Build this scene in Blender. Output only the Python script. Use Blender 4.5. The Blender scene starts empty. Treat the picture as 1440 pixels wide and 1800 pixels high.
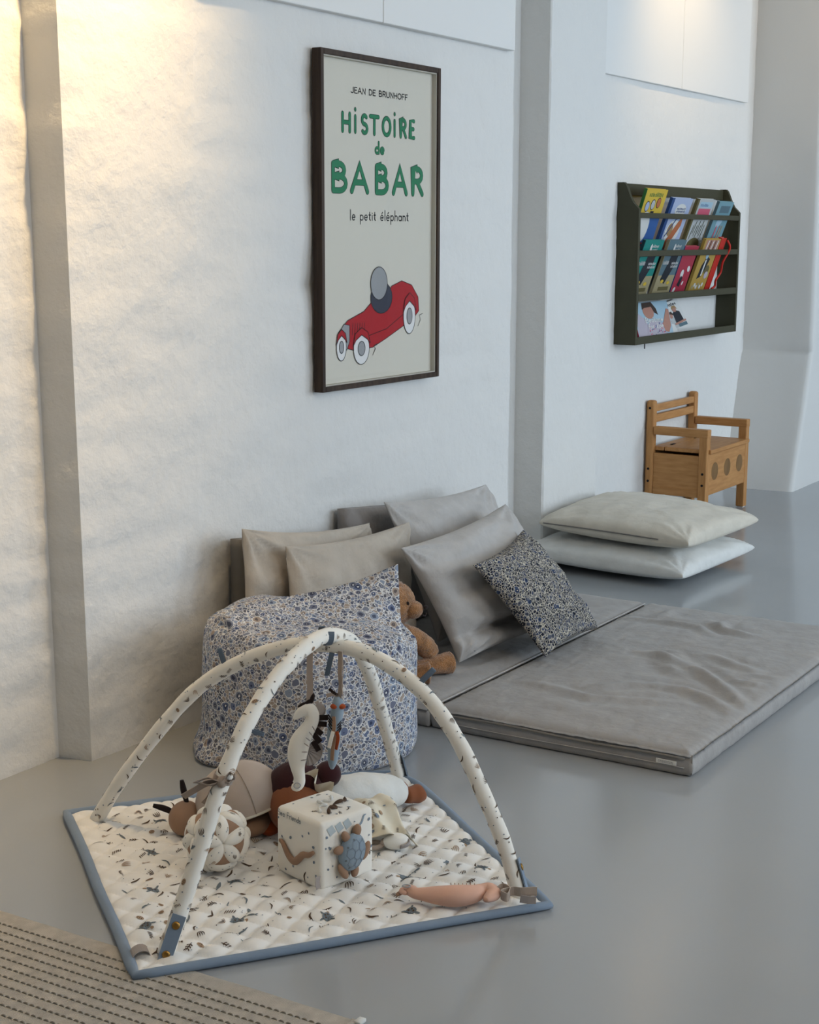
import bpy, bmesh, math, random
import numpy as np
from mathutils import Vector, Matrix, noise

random.seed(7)
SC = bpy.context.scene
COL = SC.collection

# ------------------------------------------------------------------ camera
CAM = Vector((0.0, 0.0, 1.35))
cam_data = bpy.data.cameras.new('camera')
cam_data.sensor_fit = 'VERTICAL'
cam_data.sensor_height = 24.0
cam_data.lens = 24.0 * 2700.0 / 1800.0
cam_data.clip_start = 0.05
cam = bpy.data.objects.new('camera', cam_data)
COL.objects.link(cam)
_vr = Vector((1741.0, 480.0, -2700.0)).normalized()
_vd = Vector((-53.0, (53.0 * _vr.x + 2700.0 * _vr.z) / _vr.y, -2700.0)).normalized()
_up = -_vd
_yy = _up.cross(_vr)
cam.matrix_world = Matrix(((_vr.x, _vr.y, _vr.z, CAM.x), (_yy.x, _yy.y, _yy.z, CAM.y),
                           (_up.x, _up.y, _up.z, CAM.z), (0, 0, 0, 1)))
SC.camera = cam

# ------------------------------------------------------------------ light
SC.view_settings.view_transform = 'Standard'
SC.view_settings.look = 'None'
SC.view_settings.gamma = 1.0
SC.view_settings.use_curve_mapping = False
SC.view_settings.exposure = 0.04

world = bpy.data.worlds.new('daylight')
world.use_nodes = True
world.node_tree.nodes['Background'].inputs[0].default_value = (0.62, 0.78, 1.0, 1)
world.node_tree.nodes['Background'].inputs[1].default_value = 1.0
SC.world = world


def area(name, loc, target, sx, sy, power, col, spread=180):
    d = bpy.data.lights.new(name, 'AREA')
    d.shape = 'RECTANGLE'
    d.size, d.size_y = sx, sy
    d.energy = power
    d.color = col
    d.spread = math.radians(spread)
    o = bpy.data.objects.new(name, d)
    COL.objects.link(o)
    o.location = loc
    o.rotation_euler = (Vector(target) - Vector(loc)).to_track_quat('-Z', 'Y').to_euler()
    return o


def spot(name, loc, target, power, col, angle, blend, radius=0.05):
    d = bpy.data.lights.new(name, 'SPOT')
    d.energy = power
    d.color = col
    d.spot_size = math.radians(angle)
    d.spot_blend = blend
    d.shadow_soft_size = radius
    o = bpy.data.objects.new(name, d)
    COL.objects.link(o)
    o.location = loc
    o.rotation_euler = (Vector(target) - Vector(loc)).to_track_quat('-Z', 'Y').to_euler()
    return o


# daylight through the three windows of the opposite wall, warm ceiling spots along the back wall
WIN = [(1.6, 3.6), (4.6, 6.6), (7.6, 9.6)]
for i, (a, b) in enumerate(WIN):
    area('window_daylight', ((a + b) / 2, -3.36, 1.75), ((a + b) / 2, 3, 0.9), b - a, 2.5,
         (24, 100, 140)[i], (0.74, 0.87, 1.0))
WARM = (1.0, 0.68, 0.32)
spot('ceiling_spot', (2.92, 2.08, 3.05), (2.55, 2.83, 2.25), 265, WARM, 96, 1.0)
spot('ceiling_spot', (7.00, 2.25, 3.05), (7.1, 3.0, 2.40), 34, WARM, 80, 1.0)
spot('ceiling_spot', (7.6, 1.5, 3.05), (8.25, 2.7, 2.5), 20, WARM, 70, 1.0)
area('ceiling_lamp', (2.0, -0.7, 3.1), (2.3, 1.6, 0), 1.8, 1.8, 40, (1.0, 0.84, 0.64))



# ------------------------------------------------------------------ materials
def node_mat(name):
    m = bpy.data.materials.new(name)
    m.use_nodes = True
    nt = m.node_tree
    return m, nt, nt.nodes['Principled BSDF']


def M(name, col, rough=0.85, spec=0.25, var=None, bump=None, sheen=0.0, metal=0.0, coat=0.0):
    """var = (scale, amount); bump = list of (kind, scale, strength, distance)"""
    m, nt, b = node_mat(name)
    N, L = nt.nodes, nt.links
    b.inputs['Roughness'].default_value = rough
    b.inputs['Specular IOR Level'].default_value = spec
    b.inputs['Metallic'].default_value = metal
    b.inputs['Sheen Weight'].default_value = sheen
    b.inputs['Coat Weight'].default_value = coat
    tc = N.new('ShaderNodeTexCoord')
    c = (*col, 1)
    b.inputs['Base Color'].default_value = c
    if var:
        n = N.new('ShaderNodeTexNoise')
        n.inputs['Scale'].default_value = var[0]
        n.inputs['Detail'].default_value = 5
        L.new(tc.outputs['Object'], n.inputs['Vector'])
        r = N.new('ShaderNodeValToRGB')
        r.color_ramp.elements[0].position = 0.3
        r.color_ramp.elements[1].position = 0.7
        r.color_ramp.elements[0].color = tuple(x * (1 - var[1]) for x in col) + (1,)
        r.color_ramp.elements[1].color = tuple(min(1, x * (1 + var[1])) for x in col) + (1,)
        L.new(n.outputs['Fac'], r.inputs['Fac'])
        L.new(r.outputs['Color'], b.inputs['Base Color'])
    prev = None
    for kind, sc, st, di in (bump or []):
        if kind == 'wave':
            t = N.new('ShaderNodeTexWave')
            t.inputs['Scale'].default_value = sc
            t.inputs['Distortion'].default_value = 1.0
        elif kind == 'voronoi':
            t = N.new('ShaderNodeTexVoronoi')
            t.inputs['Scale'].default_value = sc
        else:
            t = N.new('ShaderNodeTexNoise')
            t.inputs['Scale'].default_value = sc
            t.inputs['Detail'].default_value = 6
        L.new(tc.outputs['Object'], t.inputs['Vector'])
        bp = N.new('ShaderNodeBump')
        bp.inputs['Strength'].default_value = st
        bp.inputs['Distance'].default_value = di
        L.new(t.outputs[0] if kind != 'voronoi' else t.outputs['Distance'], bp.inputs['Height'])
        if prev:
            L.new(prev.outputs['Normal'], bp.inputs['Normal'])
        L.new(bp.outputs['Normal'], b.inputs['Normal'])
        prev = bp
    return m


def fabric(name, col, var=0.06, rough=0.95, weave=900, folds=0.0):
    b = [('noise', weave, 0.25, 0.001)]
    if folds:
        b = [('noise', 7, folds, 0.03), ('noise', 22, folds * .6, 0.008)] + b
    return M(name, col, rough, 0.1, (14, var), b, sheen=0.15)


def wood(name, col, dark, scale=(1, 14, 14)):
    m, nt, b = node_mat(name)
    N, L = nt.nodes, nt.links
    tc = N.new('ShaderNodeTexCoord')
    mp = N.new('ShaderNodeMapping')
    mp.inputs['Scale'].default_value = scale
    n = N.new('ShaderNodeTexNoise')
    n.inputs['Scale'].default_value = 5
    n.inputs['Detail'].default_value = 8
    r = N.new('ShaderNodeValToRGB')
    r.color_ramp.elements[0].position = 0.35
    r.color_ramp.elements[1].position = 0.65
    r.color_ramp.elements[0].color = (*dark, 1)
    r.color_ramp.elements[1].color = (*col, 1)
    L.new(tc.outputs['Object'], mp.inputs['Vector'])
    L.new(mp.outputs['Vector'], n.inputs['Vector'])
    L.new(n.outputs['Fac'], r.inputs['Fac'])
    L.new(r.outputs['Color'], b.inputs['Base Color'])
    b.inputs['Roughness'].default_value = 0.45
    b.inputs['Specular IOR Level'].default_value = 0.2
    return m


def floral(name, big, small, ground, inks, big_inks, big_frac, gap):
    """printed cotton: small blooms filling the ground, larger ringed blooms over them"""
    m, nt, b = node_mat(name)
    N, L = nt.nodes, nt.links
    b.inputs['Roughness'].default_value = 0.92
    b.inputs['Specular IOR Level'].default_value = 0.12
    tc = N.new('ShaderNodeTexCoord')
    dn = N.new('ShaderNodeTexNoise')
    dn.inputs['Scale'].default_value = 60
    va = N.new('ShaderNodeVectorMath')
    va.operation = 'SCALE'
    va.inputs['Scale'].default_value = 0.012
    vs = N.new('ShaderNodeVectorMath')
    vs.operation = 'ADD'
    L.new(tc.outputs['Object'], dn.inputs['Vector'])
    L.new(dn.outputs['Color'], va.inputs[0])
    L.new(tc.outputs['Object'], vs.inputs[0])
    L.new(va.outputs[0], vs.inputs[1])

    def ramp(pairs, const=True):
        r = N.new('ShaderNodeValToRGB')
        r.color_ramp.interpolation = 'CONSTANT' if const else 'LINEAR'
        e = r.color_ramp.elements
        e[0].position, e[0].color = pairs[0][0], (*pairs[0][1], 1)
        e[1].position, e[1].color = pairs[1][0], (*pairs[1][1], 1)
        for p, c in pairs[2:]:
            x = e.new(p)
            x.color = (*c, 1)
        return r

    def mix(fac, a, c):
        x = N.new('ShaderNodeMix')
        x.data_type = 'RGBA'
        L.new(fac, x.inputs['Factor'])
        L.new(a, x.inputs['A'])
        L.new(c, x.inputs['B'])
        return x.outputs['Result']

    def math_(op, a, v=None, c=None):
        x = N.new('ShaderNodeMath')
        x.operation = op
        L.new(a, x.inputs[0])
        if c is not None:
            L.new(c, x.inputs[1])
        else:
            x.inputs[1].default_value = v
        return x.outputs[0]

    def vor(scale, feat):
        v = N.new('ShaderNodeTexVoronoi')
        v.feature = feat
        v.inputs['Scale'].default_value = scale
        L.new(vs.outputs[0], v.inputs['Vector'])
        return v
    s1 = vor(1 / small, 'F1')
    e1 = vor(1 / small, 'DISTANCE_TO_EDGE')
    sep = N.new('ShaderNodeSeparateColor')
    L.new(s1.outputs['Color'], sep.inputs[0])
    rs = ramp([(i / len(inks), c) for i, c in enumerate(inks)])
    L.new(sep.outputs[0], rs.inputs['Fac'])
    g = N.new('ShaderNodeRGB')
    g.outputs[0].default_value = (*ground, 1)
    isgap = math_('LESS_THAN', e1.outputs['Distance'], gap)
    c0 = mix(isgap, rs.outputs['Color'], g.outputs[0])
    # ringed blooms in two sizes over the filler
    c1 = c0
    for size, frac in ((big * .55, big_frac * .8), (big, big_frac)):
        s2 = vor(1 / size, 'F1')
        sep2 = N.new('ShaderNodeSeparateColor')
        L.new(s2.outputs['Color'], sep2.inputs[0])
        rb = ramp([(i / len(big_inks), c) for i, c in enumerate(big_inks)])
        L.new(sep2.outputs[1], rb.inputs['Fac'])
        pick = math_('LESS_THAN', sep2.outputs[0], frac)
        inr = math_('LESS_THAN', s2.outputs['Distance'], 0.44)
        ring = math_('LESS_THAN', s2.outputs['Distance'], 0.385)
        mid = math_('LESS_THAN', s2.outputs['Distance'], 0.22)
        core = math_('LESS_THAN', s2.outputs['Distance'], 0.10)
        dk = N.new('ShaderNodeMix')
        dk.data_type = 'RGBA'
        dk.blend_type = 'MULTIPLY'
        dk.inputs['Factor'].default_value = 1
        dk.inputs['B'].default_value = (0.35, 0.36, 0.42, 1)
        L.new(rb.outputs['Color'], dk.inputs['A'])
        fl = mix(ring, g.outputs[0], rb.outputs['Color'])
        fl = mix(mid, fl, dk.outputs['Result'])
        fl = mix(core, fl, g.outputs[0])
        c1 = mix(math_('MULTIPLY', pick, c=inr), c1, fl)
    L.new(c1, b.inputs['Base Color'])
    n = N.new('ShaderNodeTexNoise')
    n.inputs['Scale'].default_value = 9
    n.inputs['Detail'].default_value = 4
    L.new(tc.outputs['Object'], n.inputs['Vector'])
    bp = N.new('ShaderNodeBump')
    bp.inputs['Strength'].default_value = 0.5
    bp.inputs['Distance'].default_value = 0.015
    L.new(n.outputs['Fac'], bp.inputs['Height'])
    L.new(bp.outputs['Normal'], b.inputs['Normal'])
    return m


PLASTER = M('white_plaster', (0.70, 0.69, 0.665), 0.6, 0.2, None,
            [('noise', 6, 0.35, 0.03), ('noise', 26, 0.35, 0.012), ('noise', 160, 0.2, 0.003)])
SMOOTHWALL = M('painted_wall', (0.66, 0.65, 0.625), 0.6, 0.2, None, [('noise', 18, 0.2, 0.006)])
BOARD = M('painted_board', (0.74, 0.735, 0.715), 0.5, 0.25)
CEIL = M('ceiling_white', (0.8, 0.8, 0.78), 0.8)
FLOOR = M('grey_floor_coating', (0.325, 0.34, 0.352), 0.15, 0.5, (0.8, 0.05),
          [('noise', 30, 0.05, 0.002)])
WALNUT = wood('dark_walnut', (0.055, 0.034, 0.022), (0.03, 0.018, 0.012), (14, 14, 1))
PINE = wood('honey_pine', (0.50, 0.255, 0.095), (0.40, 0.190, 0.065), (2, 14, 14))
PINE_Y = wood('honey_pine_across', (0.50, 0.255, 0.095), (0.40, 0.190, 0.065), (14, 2, 14))
PINE_Z = wood('honey_pine_upright', (0.50, 0.255, 0.095), (0.40, 0.190, 0.065), (14, 14, 2))
PINE_DARK = wood('inlay_wood', (0.23, 0.13, 0.05), (0.17, 0.09, 0.035), (14, 14, 2))
OLIVE = M('olive_paint', (0.047, 0.045, 0.024), 0.5, 0.3, (8, 0.08))
BEIGE = fabric('beige_linen', (0.46, 0.405, 0.34), folds=.5)
GREYLIN = fabric('grey_linen', (0.47, 0.45, 0.43), folds=.5)
GREYDK = fabric('taupe_canvas', (0.20, 0.185, 0.165))
TAUPE_CUSH = fabric('soft_taupe_linen', (0.29, 0.265, 0.25), folds=.5)
MATGREY = fabric('grey_mattress_cotton', (0.335, 0.32, 0.305), folds=.5)
CREAM = fabric('cream_cotton', (0.62, 0.57, 0.48), folds=.5)
WHITE = fabric('white_cotton', (0.68, 0.68, 0.65), folds=.5)
QUILT = fabric('offwhite_quilt_cotton', (0.82, 0.80, 0.76), 0.03)
BLUEBIND = fabric('dusty_blue_cotton', (0.205, 0.265, 0.345))
BLUEWEB = fabric('dark_blue_webbing', (0.115, 0.150, 0.195))
TAUPE = fabric('taupe_cotton', (0.47, 0.39, 0.33))
TAUPE_RIB = fabric('taupe_ribbon', (0.36, 0.29, 0.24))
BROWNSKIN = fabric('warm_brown_jersey', (0.235, 0.085, 0.040))
TAN = fabric('tan_jersey', (0.33, 0.205, 0.135))
MAROON = fabric('maroon_yarn', (0.040, 0.012, 0.014))
BLACKISH = fabric('black_brown_felt', (0.022, 0.014, 0.013))
IVORY = fabric('ivory_jersey', (0.83, 0.80, 0.73), 0.03)
PEACH = fabric('peach_jersey', (0.68, 0.41, 0.31), 0.03)
GREYFELT = fabric('warm_grey_felt', (0.36, 0.32, 0.30))
BLUEGREY = fabric('blue_grey_jersey', (0.25, 0.32, 0.385))
TERRACOTTA = fabric('terracotta_felt', (0.36, 0.075, 0.025))
MUSTARD = fabric('pale_straw_muslin', (0.72, 0.66, 0.53))
BEARFUR = M('caramel_plush', (0.36, 0.170, 0.065), 1.0, 0.05, (60, 0.3), [('noise', 260, 1.0, 0.006)], sheen=0.5)
RUGM = M('beige_woven_rug', (0.48, 0.44, 0.385), 1.0, 0.05, (40, 0.12), [('wave', 120, 0.5, 0.003), ('noise', 500, 0.5, 0.002)])
RUGSTITCH = M('olive_grey_cord', (0.25, 0.23, 0.19), 1.0, 0.05)
BRASS = M('aged_brass', (0.36, 0.20, 0.055), 0.32, 0.5, None, None, metal=1.0)
INK_BROWN = M('print_brown', (0.10, 0.065, 0.045), 0.9, 0.1)
INK_GREY = M('print_blue_grey', (0.17, 0.20, 0.22), 0.9, 0.1)
INK_TAN = M('print_tan', (0.38, 0.26, 0.17), 0.9, 0.1)
INK_DOT = M('print_slate', (0.20, 0.24, 0.29), 0.9, 0.1)
INKS = [INK_BROWN, INK_GREY, INK_TAN, INK_DOT]
POSTER = M('cream_paper', (0.68, 0.65, 0.565), 0.75, 0.15)
SPACER = M('cream_spacer', (0.52, 0.49, 0.42), 0.8, 0.1)
P_GREEN = M('ink_green', (0.030, 0.215, 0.105), 0.7, 0.1)
P_BLACK = M('ink_black', (0.018, 0.018, 0.020), 0.7, 0.1)
P_RED = M('ink_red', (0.42, 0.018, 0.026), 0.7, 0.1)
P_WHITE = M('ink_white', (0.78, 0.78, 0.77), 0.7, 0.1)
P_GREY = M('ink_grey', (0.33, 0.34, 0.35), 0.7, 0.1)
P_NAVY = M('ink_navy', (0.05, 0.055, 0.08), 0.7, 0.1)
PAGES = M('book_pages', (0.62, 0.57, 0.47), 0.9, 0.1)
FLORAL_BAG = floral('blue_floral_cotton', 0.031, 0.0090, (0.68, 0.68, 0.67),
                    [(0.11, 0.12, 0.165), (0.20, 0.22, 0.29), (0.30, 0.285, 0.30), (0.12, 0.12, 0.14), (0.35, 0.29, 0.25), (0.21, 0.24, 0.33)],
                    [(0.14, 0.17, 0.27), (0.36, 0.29, 0.24), (0.21, 0.23, 0.29), (0.26, 0.31, 0.40), (0.16, 0.17, 0.23)], 0.60, 0.07)
FLORAL_DARK = floral('dark_floral_cotton', 0.020, 0.0085, (0.50, 0.46, 0.38),
                     [(0.016, 0.018, 0.032), (0.05, 0.06, 0.10), (0.02, 0.022, 0.035), (0.11, 0.11, 0.12), (0.018, 0.02, 0.03)],
                     [(0.05, 0.07, 0.13), (0.03, 0.035, 0.05), (0.10, 0.11, 0.14)], 0.45, 0.075)


def glass_mat():
    m = bpy.data.materials.new('picture_glass')
    m.use_nodes = True
    nt = m.node_tree
    for n in list(nt.nodes):
        nt.nodes.remove(n)
    o = nt.nodes.new('ShaderNodeOutputMaterial')
    t = nt.nodes.new('ShaderNodeBsdfTransparent')
    g = nt.nodes.new('ShaderNodeBsdfGlossy')
    g.inputs['Roughness'].default_value = 0.02
    lw = nt.nodes.new('ShaderNodeLayerWeight')
    pw_ = nt.nodes.new('ShaderNodeMath')
    pw_.operation = 'POWER'
    pw_.inputs[1].default_value = 5
    f = nt.nodes.new('ShaderNodeMath')
    f.operation = 'MULTIPLY_ADD'
    f.inputs[1].default_value = 0.96
    f.inputs[2].default_value = 0.04
    nt.links.new(lw.outputs['Facing'], pw_.inputs[0])
    nt.links.new(pw_.outputs[0], f.inputs[0])
    mx = nt.nodes.new('ShaderNodeMixShader')
    nt.links.new(f.outputs[0], mx.inputs[0])
    nt.links.new(t.outputs[0], mx.inputs[1])
    nt.links.new(g.outputs[0], mx.inputs[2])
    nt.links.new(mx.outputs[0], o.inputs[0])
    return m


GLASS = glass_mat()


# ------------------------------------------------------------------ object helpers
def tag(o, label=None, cat=None, group=None, kind=None):
    if label:
        o['label'] = label
    if cat:
        o['category'] = cat
    if group:
        o['group'] = group
    if kind:
        o['kind'] = kind
    return o


ORG = {}


def thing(name, label, cat, loc, group=None):
    o = bpy.data.objects.new(name, None)
    o.empty_display_size = 0.05
    COL.objects.link(o)
    o.location = loc
    ORG[o.name] = np.array(loc, float)
    return tag(o, label, cat, group)


def obj(name, V, F, mat, parent=None, smooth=True, loc=None, mats=None, midx=None):
    """link world-space geometry as one mesh object; loc = origin of a top-level mesh"""
    V = np.array([tuple(v) for v in V], float) if not isinstance(V, np.ndarray) else V.astype(float)
    if parent is not None:
        base = ORG[parent.name]
    elif loc is not None:
        base = np.array(loc, float)
    else:
        base = np.zeros(3)
    me = bpy.data.meshes.new(name)
    me.from_pydata((V - base).tolist(), [], [tuple(int(i) for i in f) for f in F])
    for m in (mats or [mat]):
        me.materials.append(m)
    if midx is not None:
        me.polygons.foreach_set('material_index', np.array(midx, dtype=np.int32))
    if smooth:
        me.polygons.foreach_set('use_smooth', np.ones(len(me.polygons), dtype=bool))
    me.update()
    o = bpy.data.objects.new(name, me)
    COL.objects.link(o)
    if parent is not None:
        o.parent = parent
        ORG[o.name] = base
    else:
        o.location = base
        ORG[o.name] = base
    return o


class G:
    """collects geometry"""

    def __init__(s):
        s.V, s.F, s.I = [], [], []

    def add(s, V, F, mi=0):
        n = len(s.V)
        s.V.extend([tuple(v) for v in V])
        s.F.extend([tuple(i + n for i in f) for f in F])
        s.I.extend([mi] * len(F))
        return s

    def build(s, name, mat, parent=None, smooth=True, loc=None, mats=None):
        return obj(name, np.array(s.V), s.F, mat, parent, smooth, loc, mats, s.I if mats else None)


def V3(*a):
    return np.array(a, float)


def unit(v):
    v = np.array(v, float)
    return v / (np.linalg.norm(v) + 1e-12)


_bc = {}


def bevbox(lo, hi, bev=0.003, seg=2):
    """bevelled axis-aligned box as arrays"""
    lo, hi = np.array(lo, float), np.array(hi, float)
    s = hi - lo
    bm = bmesh.new()
    bmesh.ops.create_cube(bm, size=1.0)
    for v in bm.verts:
        v.co = Vector(((v.co.x + .5) * s[0] + lo[0], (v.co.y + .5) * s[1] + lo[1], (v.co.z + .5) * s[2] + lo[2]))
    if bev > 0:
        bmesh.ops.bevel(bm, geom=list(bm.edges), offset=min(bev, s.min() * .45), segments=seg, affect='EDGES', profile=0.5)
    bm.verts.index_update()
    V = [tuple(v.co) for v in bm.verts]
    F = [tuple(v.index for v in f.verts) for f in bm.faces]
    bm.free()
    return V, F


def tube(P, R, n=12, cap=True, flat=(1, 1), up=None):
    """sweep an ellipse along points P with radii R (scalar or list); flat scales the two frame axes"""
    P = [np.array(p, float) for p in P]
    k = len(P)
    R = [R] * k if np.isscalar(R) else list(R)
    V, F = [], []
    t0 = unit(P[1] - P[0])
    ref = np.array(up if up is not None else (0, 0, 1), float)
    if abs(np.dot(ref, t0)) > .95:
        ref = np.array((1.0, 0, 0))
    a = unit(ref - t0 * np.dot(ref, t0))
    for i in range(k):
        t = unit(P[min(i + 1, k - 1)] - P[max(i - 1, 0)])
        a = unit(a - t * np.dot(a, t))
        b = np.cross(t, a)
        for j in range(n):
            th = 2 * math.pi * j / n
            V.append(P[i] + R[i] * (flat[0] * math.cos(th) * a + flat[1] * math.sin(th) * b))
    for i in range(k - 1):
        for j in range(n):
            j2 = (j + 1) % n
            F.append((i * n + j, i * n + j2, (i + 1) * n + j2, (i + 1) * n + j))
    if cap:
        F.append(tuple(range(n - 1, -1, -1)))
        F.append(tuple(range((k - 1) * n, k * n)))
    return V, F


def spline(P, m):
    """Catmull-Rom resample to m points; works for any dimension"""
    P = np.array(P, float)
    k = len(P)
    Q = np.vstack([2 * P[0] - P[1], P, 2 * P[-1] - P[-2]])
    out = []
    for x in np.linspace(0, k - 1, m):
        i = min(int(x), k - 2)
        t = x - i
        p0, p1, p2, p3 = Q[i], Q[i + 1], Q[i + 2], Q[i + 3]
        out.append(.5 * ((2 * p1) + (p2 - p0) * t + (2 * p0 - 5 * p1 + 4 * p2 - p3) * t * t + (3 * p1 - p0 - 3 * p2 + p3) * t ** 3))
    return np.array(out)


def ribbon(P, wdir, w, th=0.0012):
    """flat strip along P; wdir = width direction (single or per point)"""
    P = [np.array(p, float) for p in P]
    V, F = [], []
    for i, p in enumerate(P):
        t = unit(P[min(i + 1, len(P) - 1)] - P[max(i - 1, 0)])
        d = np.array(wdir[i] if hasattr(wdir[0], '__len__') else wdir, float)
        d = unit(d - t * np.dot(d, t))
        nrm = np.cross(t, d)
        for s, q in ((-1, -1), (1, -1), (1, 1), (-1, 1)):
            V.append(p + d * s * w / 2 + nrm * q * th / 2)
    for i in range(len(P) - 1):
        for j in range(4):
            F.append((4 * i + j, 4 * i + (j + 1) % 4, 4 * i + 4 + (j + 1) % 4, 4 * i + 4 + j))
    F.append((3, 2, 1, 0))
    n = 4 * (len(P) - 1)
    F.append((n, n + 1, n + 2, n + 3))
    return V, F


def ellipsoid(c, r, ax=None, n=24, m=16, fn=None):
    """ax = 3x3 rows of axes; fn(direction) -> radius factor"""
    c = np.array(c, float)
    A = np.eye(3) if ax is None else np.array([unit(a) for a in ax])
    V, F = [], []
    for i in range(m + 1):
        ph = math.pi * i / m
        for j in range(n):
            th = 2 * math.pi * j / n
            d = np.array((math.sin(ph) * math.cos(th), math.sin(ph) * math.sin(th), math.cos(ph)))
            k = fn(d) if fn else 1.0
            V.append(c + (A.T @ (d * np.array(r) * k)))
    for i in range(m):
        for j in range(n):
            j2 = (j + 1) % n
            F.append((i * n + j, (i + 1) * n + j, (i + 1) * n + j2, i * n + j2))
    return V, F


def axes_from(z, x=(1, 0, 0)):
    z = unit(z)
    x = np.array(x, float)
    x = unit(x - z * np.dot(x, z))
    return np.array([x, np.cross(z, x), z])


def nz(p, s, seed=0.0):
    return noise.noise(Vector((p[0] * s + seed, p[1] * s + seed * 1.7, p[2] * s - seed)))


def pillow(TL, TR, BR, BL, T, seed=0, n=44, pull=0.05, back=0.7, q=0.42, wr=0.006, slump=0.0, creases=()):
    """soft cushion on a bilinear patch (corners seen from the front, clockwise from top left)"""
    TL, TR, BR, BL = (np.array(p, float) for p in (TL, TR, BR, BL))
    nrm = unit(np.cross(TR - TL, BL - TL))
    V, F = [], []
    W = np.linalg.norm(TR - TL)

    def base(u, v):
        uu = u * (1 - pull * (1 - v * v) * abs(u) ** 3)
        vv = v * (1 - pull * (1 - u * u) * abs(v) ** 3)
        a, b = (uu + 1) / 2, (vv + 1) / 2
        return (TL * (1 - a) + TR * a) * (1 - b) + (BL * (1 - a) + BR * a) * b

    idx = {}
    for side in (0, 1):
        for i in range(n + 1):
            for j in range(n + 1):
                # finer near the edges
                u = math.sin((2 * i / n - 1) * math.pi / 2)
                v = math.sin((2 * j / n - 1) * math.pi / 2)
                edge = i in (0, n) or j in (0, n)
                if side == 1 and edge:
                    idx[(1, i, j)] = idx[(0, i, j)]
                    continue
                p = base(u, v)
                prof = (max(0, 1 - u * u) * max(0, 1 - v * v)) ** q
                t = T * prof * (1 + slump * v)
                if side == 0:
                    w = wr * prof ** .5 * (nz((u * 1.0, v * 2.2, 0), 1.8, seed) * 1.3 + .6 * nz((u + v, (u - v) * 3, 0), 2.4, seed + 5))
                    # corner gathers
                    for cu, cv in ((-1, -1), (1, -1), (1, 1), (-1, 1)):
                        du, dv = u - cu, v - cv
                        rr = math.hypot(du, dv)
                        ang = math.atan2(dv, du)
                        w += wr * .55 * math.exp(-(rr / .55) ** 2) * math.sin(ang * 14 + seed) * min(1, rr * 5)
                    for (u0, v0, u1, v1, amp, wd) in creases:
                        L2 = (u1 - u0) ** 2 + (v1 - v0) ** 2
                        s = max(0, min(1, ((u - u0) * (u1 - u0) + (v - v0) * (v1 - v0)) / L2))
                        dx, dy = u - (u0 + s * (u1 - u0)), v - (v0 + s * (v1 - v0))
                        w += amp * math.exp(-(dx * dx + dy * dy) / wd ** 2) * math.sin(math.pi * (.08 + .84 * s)) * prof ** .3
                    p = p - nrm * (t + w) * 1.0
                else:
                    p = p + nrm * t * back
                idx[(side, i, j)] = len(V)
                V.append(p)
    for side in (0, 1):
        for i in range(n):
            for j in range(n):
                f = (idx[(side, i, j)], idx[(side, i + 1, j)], idx[(side, i + 1, j + 1)], idx[(side, i, j + 1)])
                F.append(f[::-1] if side == 0 else f)
    return V, F, [base(math.sin((2 * i / n - 1) * math.pi / 2), -1) for i in range(n + 1)]


class Decal:
    """flat print laid on a surface: fn(u, v, lift) -> world point"""

    def __init__(s, fn, ngon=False):
        s.ngon = ngon
        s.fn, s.g, s.k = fn, G(), 0

    def up(s):
        s.k = (s.k + 1) % 60
        return s.k * 3e-6

    def poly(s, pts, mi=0, lift=0.0006):
        lift += s.up()
        n = len(pts)
        if n >= 8 and not s.ngon:
            pts = list(pts) + [(sum(p[0] for p in pts) / n, sum(p[1] for p in pts) / n)]
        F = [tuple(range(n))] if n < 8 or s.ngon else [(i, (i + 1) % n, n) for i in range(n)]
        s.g.add([s.fn(x, y, lift) for x, y in pts], F, mi)

    def disc(s, x, y, rx, ry=None, mi=0, rot=0.0, n=10, lift=0.0006):
        ry = ry or rx
        c, q = math.cos(rot), math.sin(rot)
        s.poly([(x + rx * math.cos(t) * c - ry * math.sin(t) * q, y + rx * math.cos(t) * q + ry * math.sin(t) * c)
                for t in [2 * math.pi * k / n for k in range(n)]], mi, lift)

    def stroke(s, P, w, mi=0, lift=0.0006, taper=False, round_=True):
        P = [np.array(p, float) for p in P]
        k = len(P)
        Ws = [w * (math.sin(math.pi * (.12 + .76 * i / (k - 1))) if taper else 1) / 2 for i in range(k)]
        V = []
        for i in range(k):
            t = unit(P[min(i + 1, k - 1)] - P[max(i - 1, 0)])
            nn = np.array((-t[1], t[0]))
            # widen mitres so corners stay full
            if 0 < i < k - 1:
                t1 = unit(P[i + 1] - P[i])
                cz = max(.6, abs(float(np.dot(nn, (-t1[1], t1[0])))))
            else:
                cz = 1
            V += [P[i] + nn * Ws[i] / cz, P[i] - nn * Ws[i] / cz]
        for i in range(k - 1):
            li = lift + s.up()
            s.g.add([s.fn(V[q][0], V[q][1], li) for q in (2 * i, 2 * i + 1, 2 * i + 3, 2 * i + 2)], [(0, 1, 2, 3)], mi)
        if round_:
            for i in (0, k - 1):
                s.disc(P[i][0], P[i][1], Ws[i], mi=mi, lift=lift, n=8)

    def build(s, name, parent, mats, kind=None):
        o = s.g.build(name, None, parent, False, mats=mats)
        if kind:
            o['kind'] = kind
        return o


# stroke alphabet (unit height)
def arc(cx, cy, rx, ry, a0, a1, n=10):
    return [(cx + rx * math.cos(math.radians(a0 + (a1 - a0) * i / n)), cy + ry * math.sin(math.radians(a0 + (a1 - a0) * i / n))) for i in range(n + 1)]


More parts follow.
